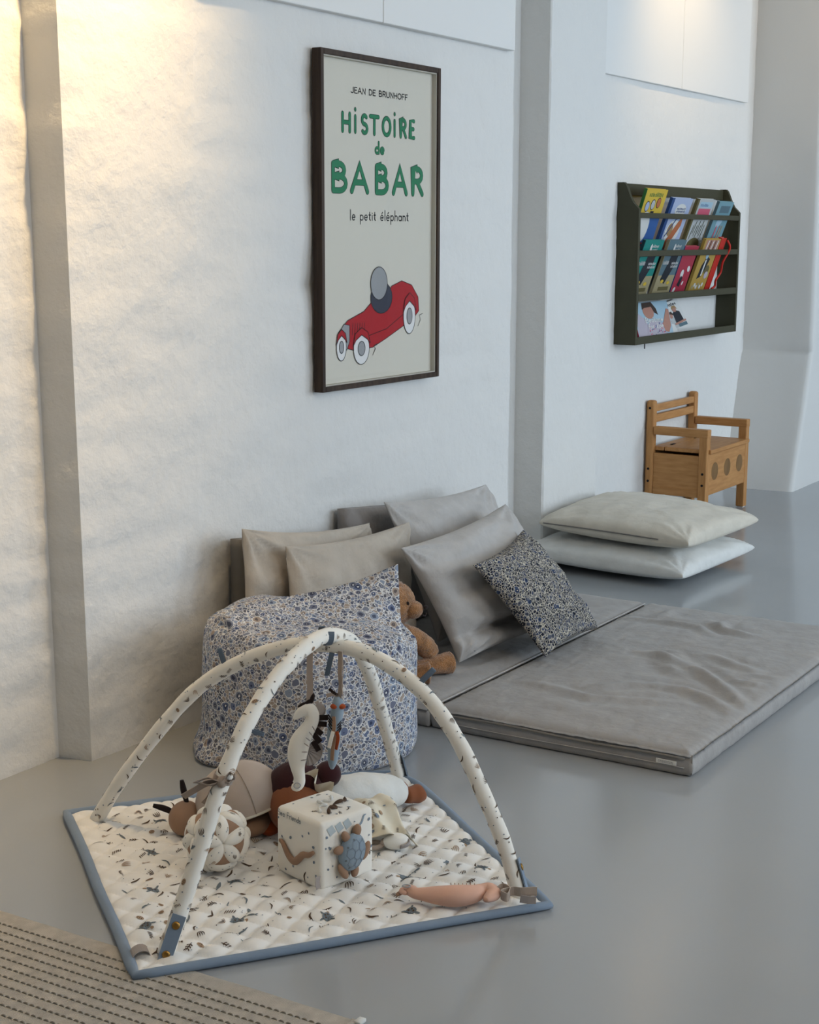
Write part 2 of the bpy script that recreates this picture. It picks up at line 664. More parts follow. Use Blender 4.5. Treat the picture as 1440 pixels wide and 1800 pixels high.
GL = {
    'A': (.72, [[(0, 0), (.36, 1), (.72, 0)], [(.14, .34), (.58, .34)]]),
    'B': (.6, [[(.03, 0), (.03, 1)], [(.03, 1), (.28, 1)] + arc(.28, .77, .24, .23, 90, -90, 8) + [(.03, .54)],
               [(.03, .54), (.3, .54)] + arc(.3, .27, .29, .27, 90, -90, 8) + [(.03, 0)]]),
    'D': (.6, [[(.03, 0), (.03, 1)], [(.03, 1), (.2, 1)] + arc(.2, .5, .38, .5, 90, -90, 10) + [(.03, 0)]]),
    'E': (.5, [[(.48, 1), (.03, 1), (.03, 0), (.5, 0)], [(.03, .52), (.42, .52)]]),
    'F': (.48, [[(.48, 1), (.03, 1), (.03, 0)], [(.03, .52), (.4, .52)]]),
    'H': (.6, [[(.03, 0), (.03, 1)], [(.57, 0), (.57, 1)], [(.03, .5), (.57, .5)]]),
    'I': (.12, [[(.06, 0), (.06, .93)]]),
    'J': (.5, [[(.47, 1), (.47, .25)] + arc(.25, .22, .22, .22, 0, -165, 8)]),
    'N': (.6, [[(.03, 0), (.03, 1), (.57, 0), (.57, 1)]]),
    'O': (.7, [arc(.35, .5, .34, .5, 0, 360, 18)]),
    'P': (.55, [[(.03, 0), (.03, 1), (.28, 1)] + arc(.28, .74, .26, .26, 90, -90, 8) + [(.03, .48)]]),
    'R': (.6, [[(.03, 0), (.03, 1), (.3, 1)] + arc(.3, .75, .26, .25, 90, -90, 8) + [(.03, .5)], [(.28, .5), (.6, 0)]]),
    'S': (.55, [arc(.28, .75, .24, .25, 40, 260, 9) + arc(.28, .25, .26, .25, 80, -140, 9)]),
    'T': (.6, [[(0, 1), (.6, 1)], [(.3, 1), (.3, 0)]]),
    'U': (.6, [[(.03, 1), (.03, .3)] + arc(.3, .3, .27, .3, 180, 360, 10) + [(.57, 1)]]),
    'Z': (.55, [[(.03, 1), (.53, 1), (.03, 0), (.55, 0)]]),
    'a': (.46, [arc(.22, .25, .2, .25, 30, 330, 12), [(.43, .5), (.43, 0)]]),
    'd': (.46, [arc(.22, .25, .2, .25, 30, 330, 12), [(.43, 1), (.43, 0)]]),
    'e': (.46, [[(.04, .27), (.42, .27)] + arc(.23, .26, .2, .26, 5, 310, 12)]),
    'f': (.3, [arc(.26, .8, .14, .2, 70, 180, 5) + [(.12, 0)], [(0, .5), (.27, .5)]]),
    'h': (.44, [[(.04, 1), (.04, 0)], [(.04, .3)] + arc(.22, .3, .18, .2, 180, 0, 8) + [(.4, 0)]]),
    'i': (.1, [[(.05, .5), (.05, 0)], [(.05, .68), (.05, .72)]]),
    'l': (.1, [[(.05, 1), (.05, 0)]]),
    'm': (.66, [[(.04, .5), (.04, 0)], [(.04, .3)] + arc(.18, .32, .14, .18, 180, 0, 7) + [(.32, 0)], [(.32, .3)] + arc(.46, .32, .14, .18, 180, 0, 7) + [(.6, 0)]]),
    'n': (.44, [[(.04, .5), (.04, 0)], [(.04, .3)] + arc(.22, .3, .18, .2, 180, 0, 8) + [(.4, 0)]]),
    'o': (.46, [arc(.23, .25, .2, .25, 0, 360, 14)]),
    'p': (.46, [[(.04, .5), (.04, -.38)], arc(.24, .25, .2, .25, 150, -150, 12)]),
    'r': (.3, [[(.04, .5), (.04, 0)], [(.04, .3)] + arc(.2, .32, .16, .18, 180, 60, 5)]),
    's': (.36, [arc(.18, .38, .14, .12, 40, 260, 7) + arc(.18, .13, .15, .13, 80, -140, 7)]),
    't': (.3, [[(.14, .8), (.14, .08), (.26, 0)], [(0, .52), (.28, .52)]]),
    'y': (.44, [[(.02, .5), (.22, .02)], [(.42, .5), (.1, -.36)]]),
}
GL['é'] = (GL['e'][0], GL['e'][1] + [[(.2, .66), (.32, .82)]])


def write(dc, text, x, y, h, width, stroke, mi, lift, outline=None, omi=1):
    """write text with its left baseline at x,y, capital height h, stretched to the given total width"""
    adv = sum((GL[c][0] if c != ' ' else .35) for c in text) + .17 * (len(text) - 1)
    k = width / adv
    for c in text:
        if c == ' ':
            x += (.35 + .17) * k
            continue
        w, st = GL[c]
        for s in st:
            P = [(x + px * k, y + py * h) for px, py in s]
            if outline:
                dc.stroke(P, stroke + outline, omi, lift)
            dc.stroke(P, stroke, mi, lift + (.0004 if outline else 0))
        x += (w + .17) * k


# ================================================================== the room
# floor
g = G()
g.add([(-3, -3.3, 0), (13, -3.3, 0), (13, 3.4, 0), (-3, 3.4, 0), (-3, -3.3, -.1), (13, -3.3, -.1), (13, 3.4, -.1), (-3, 3.4, -.1)],
      [(0, 1, 2, 3), (7, 6, 5, 4), (0, 4, 5, 1), (1, 5, 6, 2), (2, 6, 7, 3), (3, 7, 4, 0)])
tag(g.build('floor', FLOOR, smooth=False), 'smooth glossy grey coated floor', 'floor', kind='structure')


def swept_wall(name, prof, zs, mat, rough_fn, label):
    """prof: list of (x, y) along the wall, room on the right-hand side; lumpy plaster in real relief"""
    pts = []
    for (a, b) in zip(prof[:-1], prof[1:]):
        a, b = np.array(a), np.array(b)
        m = max(1, int(np.linalg.norm(b - a) / .028))
        for i in range(m):
            pts.append(a + (b - a) * i / m)
    pts.append(np.array(prof[-1]))
    n = len(pts)
    nr = []
    for i in range(n):
        t = unit(pts[min(i + 1, n - 1)] - pts[max(i - 1, 0)])
        nr.append(np.array((t[1], -t[0])))
    V, F = [], []
    for z in zs:
        for i in range(n):
            d = rough_fn(pts[i][0], pts[i][1], z)
            p = pts[i] + nr[i] * d
            V.append((p[0] - .017 * z * max(0, 1 - abs(p[0] - 2.77) / .42), p[1], z))
    for k in range(len(zs) - 1):
        for i in range(n - 1):
            F.append((k * n + i, k * n + i + 1, (k + 1) * n + i + 1, (k + 1) * n + i))
    o = obj(name, np.array(V), F, mat)
    o.data.set_sharp_from_angle(angle=math.radians(33))
    return tag(o, label, 'wall', kind='structure')


def lumps(x, y, z):
    a = 1.0 if x < 4.9 else 0.45
    d = .0065 * noise.noise(Vector((x * 2.2, y * 2, z * 2.6))) + .0045 * noise.noise(Vector((x * 6 + 4, y * 6, z * 9)))
    d += .002 * noise.noise(Vector((x * 18, y * 18, z * 30)))
    # faint brick courses under the paint
    c = (z / .125 + .25 * noise.noise(Vector((x * 1.3, 2, z)))) % 1.0
    m = max(0, noise.noise(Vector((x * 2.1, 9, z * 3.0))) + .15)
    d -= .010 * m * math.exp(-((c - .5) / .10) ** 2)
    e = min(abs(x - 2.76), abs(x - 2.78)) if x < 4 else 9
    if e < .04:
        d += .006 * noise.noise(Vector((x * 9, 3, z * 16))) + .003 * noise.noise(Vector((5, y * 8, z * 50)))
    return 1.25 * a * d


ZS = list(np.arange(0, 2.80, .028)) + [2.81, 3.2]
back = swept_wall('wall_back', [(-3, 2.835), (2.759, 2.834), (2.779, 2.736), (3.238, 2.735), (3.246, 2.742),
                                (5.022, 2.745), (5.030, 2.752), (5.036, 3.035), (5.603, 3.035), (5.606, 2.906), (5.612, 2.90), (6.11, 2.90), (6.118, 2.908), (6.122, 3.0), (8.6, 3.0)],
                   ZS, PLASTER, lumps, 'rough white plastered brick wall with pilasters')


def board(x0, x1, y, z0, z1=3.2):
    V, F = bevbox((x0, y - .0, z0), (x1, y + .03, z1), .002, 1)
    return obj('panel', V, F, BOARD, back, False)


for x0, x1, y, z0 in ((2.95, 4.121, 2.715, 1.996), (4.124, 4.972, 2.715, 1.996), (6.13, 7.130, 2.98, 2.046), (7.134, 8.03, 2.98, 2.046)):
    board(x0, x1, y, z0)

# far pier with its battered foot
V, F = [], []
rows = [(0.0, 7.93, 7.975), (.25, 8.0, 8.055), (.5, 8.07, 8.135), (.715, 8.135, 8.198), (.735, 8.15, 8.206), (.742, 8.153, 8.200), (1.1, 8.158, 8.195), (3.2, 8.19, 8.12)]
zf = []
for k in range(len(rows) - 1):
    a, b = rows[k], rows[k + 1]
    m = max(1, int((b[0] - a[0]) / .05))
    for i in range(m):
        t = i / m
        zf.append(tuple(a[q] + (b[q] - a[q]) * t for q in range(3)))
zf.append(rows[-1])
nc = 0
for z, xl, xr in zf:
    line = []
    for i in range(21):
        t = i / 20
        line.append((xl + (xr - xl) * t, 3.06 + (2.625 - 3.06) * t, 0))
    line[-1] = (line[-1][0] + .004, line[-1][1] + .004, 0)
    for i in range(1, 41):
        t = i / 40
        line.append((xr + .008 + (12.9 - xr) * t ** 1.6, 2.622 + .02 * t, 1))
    nc = len(line)
    for x, y, s in line:
        d = .004 * noise.noise(Vector((x * 5, y * 5, z * 6))) + .0015 * noise.noise(Vector((x * 20, y * 20, z * 24)))
        V.append((x - (d if not s else 0), y - (d if s else 0), z))
for k in range(len(zf) - 1):
    for i in range(nc - 1):
        F.append((k * nc + i, k * nc + i + 1, (k + 1) * nc + i + 1, (k + 1) * nc + i))
tag(obj('wall_far', np.array(V), F, SMOOTHWALL), 'white pier with a flared foot at the far end of the room', 'wall', kind='structure')

# the unseen rest of the room
g = G()
g.add(*bevbox((-3, -3.4, 3.2), (13, 3.4, 3.3), 0))
tag(g.build('ceiling', CEIL, smooth=False), 'white ceiling', 'ceiling', kind='structure')
g = G()
g.add(*bevbox((-3.1, -3.3, 0), (-3, 3.4, 3.2), 0))
tag(g.build('wall_left', SMOOTHWALL, smooth=False), 'white end wall behind the viewer', 'wall', kind='structure')
g = G()
g.add(*bevbox((13, -3.3, 0), (13.1, 3.4, 3.2), 0))
tag(g.build('wall_right', SMOOTHWALL, smooth=False), 'white end wall at the far right', 'wall', kind='structure')
g = G()
xs = [-3] + [v for w in WIN for v in w] + [13]
for i in range(0, len(xs), 2):
    g.add(*bevbox((xs[i], -3.3, 0), (xs[i + 1], -3.1, 3.2), 0))
for a, b in WIN:
    g.add(*bevbox((a, -3.3, 0), (b, -3.1, .45), 0))
    g.add(*bevbox((a, -3.3, 3.0), (b, -3.1, 3.2), 0))
tag(g.build('wall_front', SMOOTHWALL, smooth=False), 'white window wall opposite', 'wall', kind='structure')
for i, (a, b) in enumerate(WIN):
    g = G()
    for x in (a, (a + b) / 2 - .02, b - .05):
        g.add(*bevbox((x, -3.26, .45), (x + .05, -3.2, 3.0), .004, 1))
    for z in (.45, 1.7, 2.95):
        g.add(*bevbox((a, -3.255, z), (b, -3.205, z + .05), .004, 1))
    tag(g.build('window_%d' % (i + 1), BOARD, smooth=False), 'white painted window frame in the opposite wall', 'window', kind='structure')

# ================================================================== framed poster
FX0, FX1, FZ0, FZ1, FY = 3.768, 4.443, 0.881, 1.888, 2.700
fr = thing('framed_poster', 'tall cream poster with green lettering and a red car, in a dark walnut frame', 'poster', ((FX0 + FX1) / 2, 2.735, FZ0))
bw = .0165
for lo, hi in (((FX0, FY, FZ0), (FX0 + bw, 2.733, FZ1)), ((FX1 - bw, FY, FZ0), (FX1, 2.733, FZ1)),
               ((FX0 + bw, FY, FZ0), (FX1 - bw, 2.733, FZ0 + bw)), ((FX0 + bw, FY, FZ1 - bw), (FX1 - bw, 2.733, FZ1))):
    V, F = bevbox(lo, hi, .0015, 1)
    obj('frame_rail', V, F, WALNUT, fr, False)
ix0, ix1, iz0, iz1 = FX0 + bw, FX1 - bw, FZ0 + bw, FZ1 - bw
V, F = bevbox((ix0, 2.722, iz0), (ix1, 2.726, iz1), 0)
paper = obj('print', V, F, POSTER, fr, False)
for lo, hi in (((ix0, FY + .006, iz0), (ix0 + .004, 2.722, iz1)), ((ix1 - .004, FY + .006, iz0), (ix1, 2.722, iz1)),
               ((ix0 + .004, FY + .006, iz1 - .004), (ix1 - .004, 2.722, iz1)), ((ix0 + .004, FY + .006, iz0), (ix1 - .004, 2.722, iz0 + .004))):
    V, F = bevbox(lo, hi, 0)
    obj('spacer', V, F, SPACER, fr, False)
obj('glass_pane', *bevbox((ix0, FY + .003, iz0), (ix1, FY + .0045, iz1), 0), GLASS, fr, False)

dc = Decal(lambda u, v, l: (u, 2.722 - l, v), True)
PM = [P_GREEN, P_BLACK, P_RED, P_WHITE, P_GREY, P_NAVY]
write(dc, 'JEAN DE BRUNHOFF', 3.953, 1.775, .0165, .318, .0032, 1, .0006)
# HiSTOiRE, hand lettered with dotted capitals
hx = {'H': (3.9065, .042), 'I': (3.9705, .012), 'S': (4.0115, .030), 'T': (4.058, .046), 'O': (4.1285, .044), 'i': (4.1905, .012), 'R': (4.231, .032), 'E': (4.288, .024)}
for ch, (x, w) in hx.items():
    c = 'I' if ch == 'i' else ch
    zb, zt = 1.660, 1.712
    if c == 'I':
        P = [(x + .006, zb), (x + .006, 1.707)]
        dc.stroke(P, .0125, 1, .0006)
        dc.stroke(P, .0095, 0, .0010)
        dc.disc(x + .006, 1.727, .0062, .0072, 1, lift=.0006)
        dc.disc(x + .006, 1.727, .0046, .0056, 0, lift=.0010)
        continue
    gw, st = GL[c]
    for s in st:
        P = [(x + px * w / gw, zb + py * (zt - zb)) for px, py in s]
        dc.stroke(P, .0138, 1, .0006)
    for s in st:
        P = [(x + px * w / gw, zb + py * (zt - zb)) for px, py in s]
        dc.stroke(P, .0108, 0, .0010)
write(dc, 'de', 4.086, 1.602, .034, .050, .0070, 0, .0006, .0022, 1)
for ch, x, w in (('B', 3.854, .072), ('A', 3.956, .086), ('B', 4.090, .065), ('A', 4.190, .076), ('R', 4.303, .060)):
    gw, st = GL[ch]
    for k, (wd, mi, lf) in enumerate(((.0192, 1, .0006), (.0162, 0, .0010))):
        for s in st:
            dc.stroke([(x + px * w / gw, 1.483 + py * .079) for px, py in s], wd, mi, lf)
write(dc, 'le petit éléphant', 3.947, 1.396, .031, .333, .0034, 1, .0006)

# picture under the title: a plain red open car, drawn simply
def opoly(P, mi, lift, ol=.0022):
    dc.poly(P, mi, lift)
    dc.stroke(list(P) + [P[0]], ol, 1, lift + .0003, round_=False)


CB = (3.86, 1.0)
def cp(*pts):
    return [(3.85 + x, .955 + z) for x, z in pts]


body = cp((.03, .06), (.03, .10), (.08, .135), (.17, .16), (.21, .185), (.235, .20), (.30, .20), (.33, .235), (.39, .25), (.45, .235), (.49, .195), (.495, .15), (.46, .125), (.30, .07), (.22, .045), (.12, .04))
opoly(body, 2, .0010)
opoly([(3.85 + .27 + .062 * math.cos(t), .955 + .20 + .05 * math.sin(t)) for t in np.linspace(0, 2 * math.pi, 20)[:-1]], 5, .0016)
opoly([(3.85 + .255 + .048 * math.cos(t), .955 + .245 + .052 * math.sin(t)) for t in np.linspace(0, 2 * math.pi, 20)[:-1]], 4, .0021)
for k in range(6):
    x = 3.85 + .105 + k * .013
    dc.stroke([(x, 1.045), (x + .004, 1.080)], .002, 1, .0016)
dc.stroke(cp((.15, .075), (.30, .10), (.43, .155)), .002, 1, .0016)
opoly(cp((.045, .055), (.035, .10), (.06, .125), (.09, .12), (.09, .07), (.075, .045)), 4, .0016)
for x, z, rx, rz in ((.155, .045, .044, .050), (.435, .135, .036, .058), (.045, .055, .026, .042)):
    for k, (f, mi) in enumerate(((1, 3), (.45, 4))):
        P = [(3.85 + x + rx * f * math.cos(t), .955 + z + rz * f * math.sin(t)) for t in np.linspace(0, 2 * math.pi, 22)[:-1]]
        opoly(P, mi, .0021 + .0005 * k)
    opoly(cp((x - rx * 1.05, z + rz * .2), (x - rx * .8, z + rz * .95), (x, z + rz * 1.3), (x + rx * .8, z + rz * 1.0), (x + rx * 1.1, z + rz * .3), (x + rx * .75, z + rz * .55), (x, z + rz * .85), (x - rx * .7, z + rz * .55)), 2, .0031)
dc.stroke(cp((.22, .02), (.235, .04), (.225, .05), (.245, .055)), .0018, 1, .0016)
dc.stroke(cp((.49, .10), (.505, .12), (.497, .135), (.518, .14)), .0018, 1, .0016)
dc.build('picture_and_lettering', paper, PM, 'stuff')

# ================================================================== book rack
rk = thing('book_rack', 'olive green wooden book rack with curved sides hung on the wall', 'rack', (7.115, 3.0, .861))
SX0, SX1, SY = 6.474, 7.752, 2.892
side = [(3.0, .861), (3.0, 1.589), (2.968, 1.589), (2.958, 1.578), (2.947, 1.552), (2.935, 1.523), (2.920, 1.498), (2.904, 1.483), (2.892, 1.470), (2.892, .861)]
for x in (SX0, SX1 - .022):
    V = [(x, y, z) for y, z in side] + [(x + .022, y, z) for y, z in side]
    n = len(side)
    F = [tuple(range(n)), tuple(range(2 * n - 1, n - 1, -1))] + [(i, i + n, (i + 1) % n + n, (i + 1) % n) for i in range(n)]
    obj('side_panel', V, F, OLIVE, rk, False)
obj('top_rail', *bevbox((SX0 + .022, 2.982, 1.535), (SX1 - .022, 2.999, 1.586), .002, 1), OLIVE, rk, False)
for z0, z1 in ((1.431, 1.455), (1.259, 1.286), (1.058, 1.090), (.861, .895)):
    obj('front_rail', *bevbox((SX0 + .022, SY, z0), (SX1 - .022, SY + .015, z1), .002, 1), OLIVE, rk, False)
for z in (1.262, 1.060, .862):
    obj('shelf', *bevbox((SX0 + .022, SY + .015, z), (SX1 - .022, 2.999, z + .012), 0), OLIVE, rk, False)


def ink(name, c):
    return M(name, c, 0.55, 0.3)


BC = {k: ink('cover_' + k, v) for k, v in dict(
    yellow=(.58, .40, .045), blue=(.03, .10, .30), paleblue=(.36, .42, .58), navy=(.02, .06, .19), grey=(.42, .44, .44), pink=(.55, .10, .16),
    teal=(.01, .20, .17), tealdk=(.02, .07, .08), slate=(.09, .15, .18), sand=(.33, .28, .16), crimson=(.36, .03, .055), gold=(.42, .27, .06), red=(.48, .025, .015),
    white=(.62, .62, .60), orange=(.42, .13, .05), green=(.04, .16, .04), aqua=(.16, .30, .35), black=(.015, .018, .025), sky=(.33, .47, .56), skin=(.40, .20, .15),
    hair=(.045, .028, .022), lilac=(.42, .38, .44), blond=(.32, .20, .09), olive=(.12, .10, .04), darkgreen=(.06, .09, .05)).items()}
BN = list(BC)


def book(label, x0, x1, yb, zb, yt, zt, cover, spine, thick=.014, tilt=0.0, art=None, lift=.0006):
    """x0..x1 = front cover, leaning from (yb, zb) at the foot to (yt, zt) at the head"""
    up = unit((tilt, yt - yb, zt - zb))
    ex = unit(np.array((1.0, 0, -tilt)))
    nn = unit(np.cross(ex, up))          # towards the room
    W, Hh = x1 - x0, math.hypot(yt - yb, zt - zb)
    o = np.array((x0, yb, zb))

    def pt(u, v, w):
        return o + ex * u * W + up * v * Hh - nn * w

    def slab(u0, u1, v0, v1, w0, w1):
        V = [pt(u, v, w) for w in (w0, w1) for u, v in ((u0, v0), (u1, v0), (u1, v1), (u0, v1))]
        return V, [(0, 1, 2, 3), (7, 6, 5, 4), (0, 4, 5, 1), (1, 5, 6, 2), (2, 6, 7, 3), (3, 7, 4, 0)]
    t = thing('picture_book', label, 'book', tuple(o))
    g = G().add(*slab(0, 1, 0, 1, 0, .0022)).add(*slab(0, 1, 0, 1, thick - .0022, thick))
    cv = g.build('cover', BC[cover], t, False)
    obj('spine', *slab(-.004, .012, 0, 1, -.0004, thick + .0004), BC[spine], t, False)
    obj('pages', *slab(.013, .985, .012, .988, .0022, thick - .0022), PAGES, t, False)
    d = Decal(lambda u, v, l: pt(u, v, -l), True)
    if art:
        art(d)
        d.build('cover_print', cv, [BC[k] for k in BN], 'stuff')
    return t


B_ = {k: i for i, k in enumerate(BN)}


def rect(d, u0, v0, u1, v1, c, lift=.0006):
    d.poly([(u0, v0), (u1, v0), (u1, v1), (u0, v1)], B_[c], lift)


def squiggle(d, u, v, w, h, c, seed=0, rows=1, lift=.0012):
    """title lettering too small to read: uneven upright strokes"""
    rr = random.Random(seed)
    for r in range(rows):
        x = u
        while x < u + w:
            hh = h / rows * rr.uniform(.5, .8)
            rect(d, x, v + (rows - 1 - r) * h / rows, x + w * .055, v + (rows - 1 - r) * h / rows + hh, c, lift)
            x += w * rr.uniform(.09, .13)


def art1(d):
    rect(d, .012, 0, 1, .62, 'blue')
    rect(d, .012, .62, 1, 1, 'yellow')
    d.disc(.30, .40, .27, .25, B_['white'], 0, 20, .0012)
    rect(d, .012, 0, 1, .16, 'crimson', .0018)
    rect(d, .35, .10, 1, .14, 'navy', .0024)
    for x, c in ((.22, 'paleblue'), (.47, 'grey'), (.72, 'orange')):
        d.disc(x, .73 + (x - .22) * .12, .10, .085, B_['black'], 0, 16, .0012)
        d.disc(x, .73 + (x - .22) * .12, .085, .072, B_[c], 0, 16, .0018)
    squiggle(d, .2, .88, .6, .09, 'green', 3)
    rect(d, .45, .62, .6, .66, 'black', .0024)


def art2(d):
    rect(d, .012, 0, .12, 1, 'navy')
    rect(d, .12, 0, 1, 1, 'paleblue')
    d.disc(.55, .78, .26, .12, B_['white'], 0, 18, .0012)
    squiggle(d, .36, .74, .4, .1, 'navy', 4, 2, .0018)
    d.disc(.5, .38, .34, .22, B_['white'], 0, 18, .0012)
    d.poly([(.18, .08), (.45, .06), (.82, .5), (.80, .68), (.62, .55)], B_['orange'], .0018)
    d.disc(.36, .42, .12, .12, B_['blond'], .4, 12, .0018)
    d.stroke([(.2, .3), (.5, .62), (.85, .7)], .03, B_['navy'], .0024)


def art3(d):
    rect(d, .012, 0, 1, 1, 'grey')
    rect(d, .012, 0, .1, 1, 'olive', .0012)
    rect(d, .18, .84, .9, .95, 'sky', .0012)
    squiggle(d, .24, .86, .45, .07, 'navy', 5)
    squiggle(d, .2, .70, .7, .12, 'pink', 6)
    rect(d, .2, .66, .88, .82, 'pink', .0010)
    d.disc(.55, .14, .34, .13, B_['olive'], 0, 16, .0018)
    for k in range(14):
        x = .2 + .05 * k
        d.stroke([(x, .25 + .05 * (k % 3)), (x + .05, .5 + .04 * (k % 4))], .018, B_['white' if k % 2 else 'darkgreen'], .0018)


def art4(d):
    rect(d, .012, 0, 1, 1, 'aqua')
    rect(d, .2, .78, .85, .92, 'slate', .0012)
    d.poly([(.05, 0), (.9, 0), (.75, .25), (.3, .2)], B_['black'], .0012)
    for x, c in ((.32, 'pink'), (.55, 'skin'), (.7, 'sand')):
        d.stroke([(x, .12), (x + .06, .5)], .06, B_[c], .0018)
    d.disc(.45, .6, .2, .1, B_['sky'], .3, 12, .0012)


def art5(col):
    def f(d):
        rect(d, .012, 0, 1, .36, 'sand')
        rect(d, .012, .36, 1, 1, col)
        d.poly([(.2, .28), (.5, .2), (.78, .55), (.8, .72), (.4, .74)], B_['black'], .0012)
        squiggle(d, .42, .80, .34, .14, 'white', 8, 2, .0018)
        d.disc(.40, .86, .05, .08, B_['white'], 0, 10, .0018)
        squiggle(d, .05, .56, .3, .1, 'white', 9, 1, .0018)
        squiggle(d, .55, .50, .36, .12, 'white', 10, 2, .0018)
        d.disc(.34, .25, .09, .035, B_['yellow'], 0, 8, .0018)
        d.disc(.72, .22, .09, .035, B_['yellow'], 0, 8, .0018)
        rect(d, .25, .08, .85, .15, 'olive', .0012)
    return f


def art6(d):
    rect(d, .012, 0, 1, 1, 'crimson')
    d.disc(.42, .42, .11, .09, B_['white'], -.3, 12, .0012)
    d.disc(.78, .52, .11, .06, B_['white'], -.3, 12, .0012)
    d.poly([(.3, .18), (.5, .14), (.56, .34), (.4, .38)], B_['black'], .0012)
    d.disc(.2, .07, .10, .06, B_['white'], .5, 12, .0012)
    d.disc(.66, .22, .06, .04, B_['white'], .5, 12, .0012)


def art7(d):
    rect(d, .012, 0, 1, 1, 'gold')
    rect(d, .1, .78, .95, .98, 'skin', .0010)
    for k in range(5):
        d.stroke([(.2 + .15 * k, .80), (.25 + .15 * k, .95)], .05, B_['hair' if k % 2 else 'white'], .0018)
    d.poly([(.25, .25), (.5, .3), (.72, .62), (.5, .68), (.3, .5)], B_['black'], .0012)
    d.poly([(.42, .3), (.5, .32), (.52, .62), (.44, .6)], B_['white'], .0018)
    d.disc(.46, .68, .09, .06, B_['sky'], 0, 10, .0018)
    d.disc(.72, .42, .15, .09, B_['olive'], 0, 10, .0018)
    d.disc(.78, .32, .12, .07, B_['lilac'], 0, 10, .0018)
    for k in range(6):
        d.disc(.15 + .12 * k, .1 + .04 * (k % 2), .06, .04, B_['white' if k % 3 else 'sand'], 0, 8, .0018)


YB, YT = 2.982, 2.893
book('yellow and blue picture book with three ovals, first in the top row of the rack', 6.565, 6.80, YB, 1.276, YT, 1.562, 'yellow', 'green', art=art1)
book('pale blue picture book with a navy spine, second in the top row of the rack', 6.862, 7.11, YB, 1.276, YT, 1.528, 'paleblue', 'navy', art=art2)
book('grey picture book with a pink title, third in the top row of the rack', 7.178, 7.40, YB, 1.276, YT, 1.530, 'grey', 'olive', art=art3)
book('blue-green picture book at the right end of the top row in the rack', 7.458, 7.655, YB, 1.276, YT, 1.522, 'aqua', 'slate', art=art4)
book('bright teal picture book with white hand lettering, first in the middle row', 6.562, 6.778, YB, 1.074, YT, 1.332, 'teal', 'tealdk', art=art5('teal'))
book('slate grey picture book with white hand lettering, second in the middle row', 6.842, 7.046, YB, 1.074, YT, 1.332, 'slate', 'sand', art=art5('slate'))
book('low crimson picture book with cream shapes, third in the middle row', 7.060, 7.235, YB, 1.074, YT + .012, 1.303, 'crimson', 'navy', art=art6)
book('golden yellow picture book with figures, fourth in the middle row', 7.292, 7.494, YB, 1.074, YT, 1.338, 'gold', 'gold', art=art7)

# red book with a looped red cord
rb = book('narrow red book with a red cord, right end of the middle row', 7.505, 7.575, YB, 1.074, YT, 1.342, 'red', 'red', thick=.02)
cord = [(7.57, 2.888, 1.33), (7.60, 2.886, 1.29), (7.585, 2.915, 1.22), (7.60, 2.93, 1.17), (7.575, 2.945, 1.13), (7.59, 2.955, 1.10), (7.56, 2.962, 1.085)]
obj('cord', *tube(spline(cord, 40), .006, 8), BC['red'], rb)


def photo_a(d):
    rect(d, 0.005, 0, 1, 1, 'sky')
    d.poly([(.02, 0), (.35, 0), (.3, .5), (.02, .8)], B_['lilac'], .0009)
    d.disc(.40, .74, .15, .21, B_['skin'], .2, 18, .0012)
    d.poly([(.24, .80), (.25, .98), (.52, .99), (.63, .80), (.66, .62), (.56, .70), (.5, .86), (.3, .84)], B_['hair'], .0018)
    d.poly([(.25, 0), (.3, .38), (.45, .5), (.68, .45), (.85, 0)], B_['lilac'], .0015)
    for k in range(40):
        d.disc(.32 + .5 * random.random(), .04 + .36 * random.random(), .012, .018, B_['pink' if k % 2 else 'navy'], 0, 6, .0019)
    d.poly([(.74, .35), (.92, .78), (.99, .75), (.97, .3), (.88, .12), (.78, .15)], B_['skin'], .0018)
    write(d, 'Bedtime', .26, .44, .13, .5, .018, B_['white'], .0024)
    write(d, 'for Zoe', .32, .27, .13, .42, .018, B_['white'], .0024)


def photo_b(d):
    rect(d, 0.005, 0, 1, 1, 'white')
    write(d, 'Play Dates', .05, .83, .12, .80, .02, B_['black'], .0012)
    for x, v, sh, hr in ((.70, .58, 'black', 'blond'), (.46, .40, 'grey', 'hair'), (.26, .20, 'white', 'blond')):
        d.poly([(x - .16, v - .38), (x - .14, v - .02), (x, v + .06), (x + .17, v - .02), (x + .2, v - .38)], B_[sh], .0012)
        d.disc(x - .02, v + .1, .085, .11, B_['skin'], 0, 12, .0018)
        d.poly([(x - .12, v + .12), (x - .08, v + .23), (x + .06, v + .23), (x + .11, v + .08), (x, v + .15)], B_[hr], .0021)
    rect(d, .6, 0.02, .97, .14, 'slate', .0024)
    d.stroke([(.95, .2), (.5, .16)], .07, B_['skin'], .0026)
    d.poly([(0, .0), (.12, 0), (.1, .35), (0, .4)], B_['aqua'], .0012)


book('wide photo picture book of a child in a spotted shirt on the bottom shelf', 6.60, 7.005, 2.925, .876, 2.972, 1.045, 'sky', 'crimson', .008, 0, photo_a)
book('white photo picture book with three children, leaning right on the bottom shelf', 6.965, 7.235, 2.947, .893, 2.985, 1.045, 'white', 'white', .006, -.10, photo_b)
obj('screw_nail', *tube([(6.60, 2.9, .861), (6.60, 2.9, .838)], .0025, 6), P_BLACK, rk)

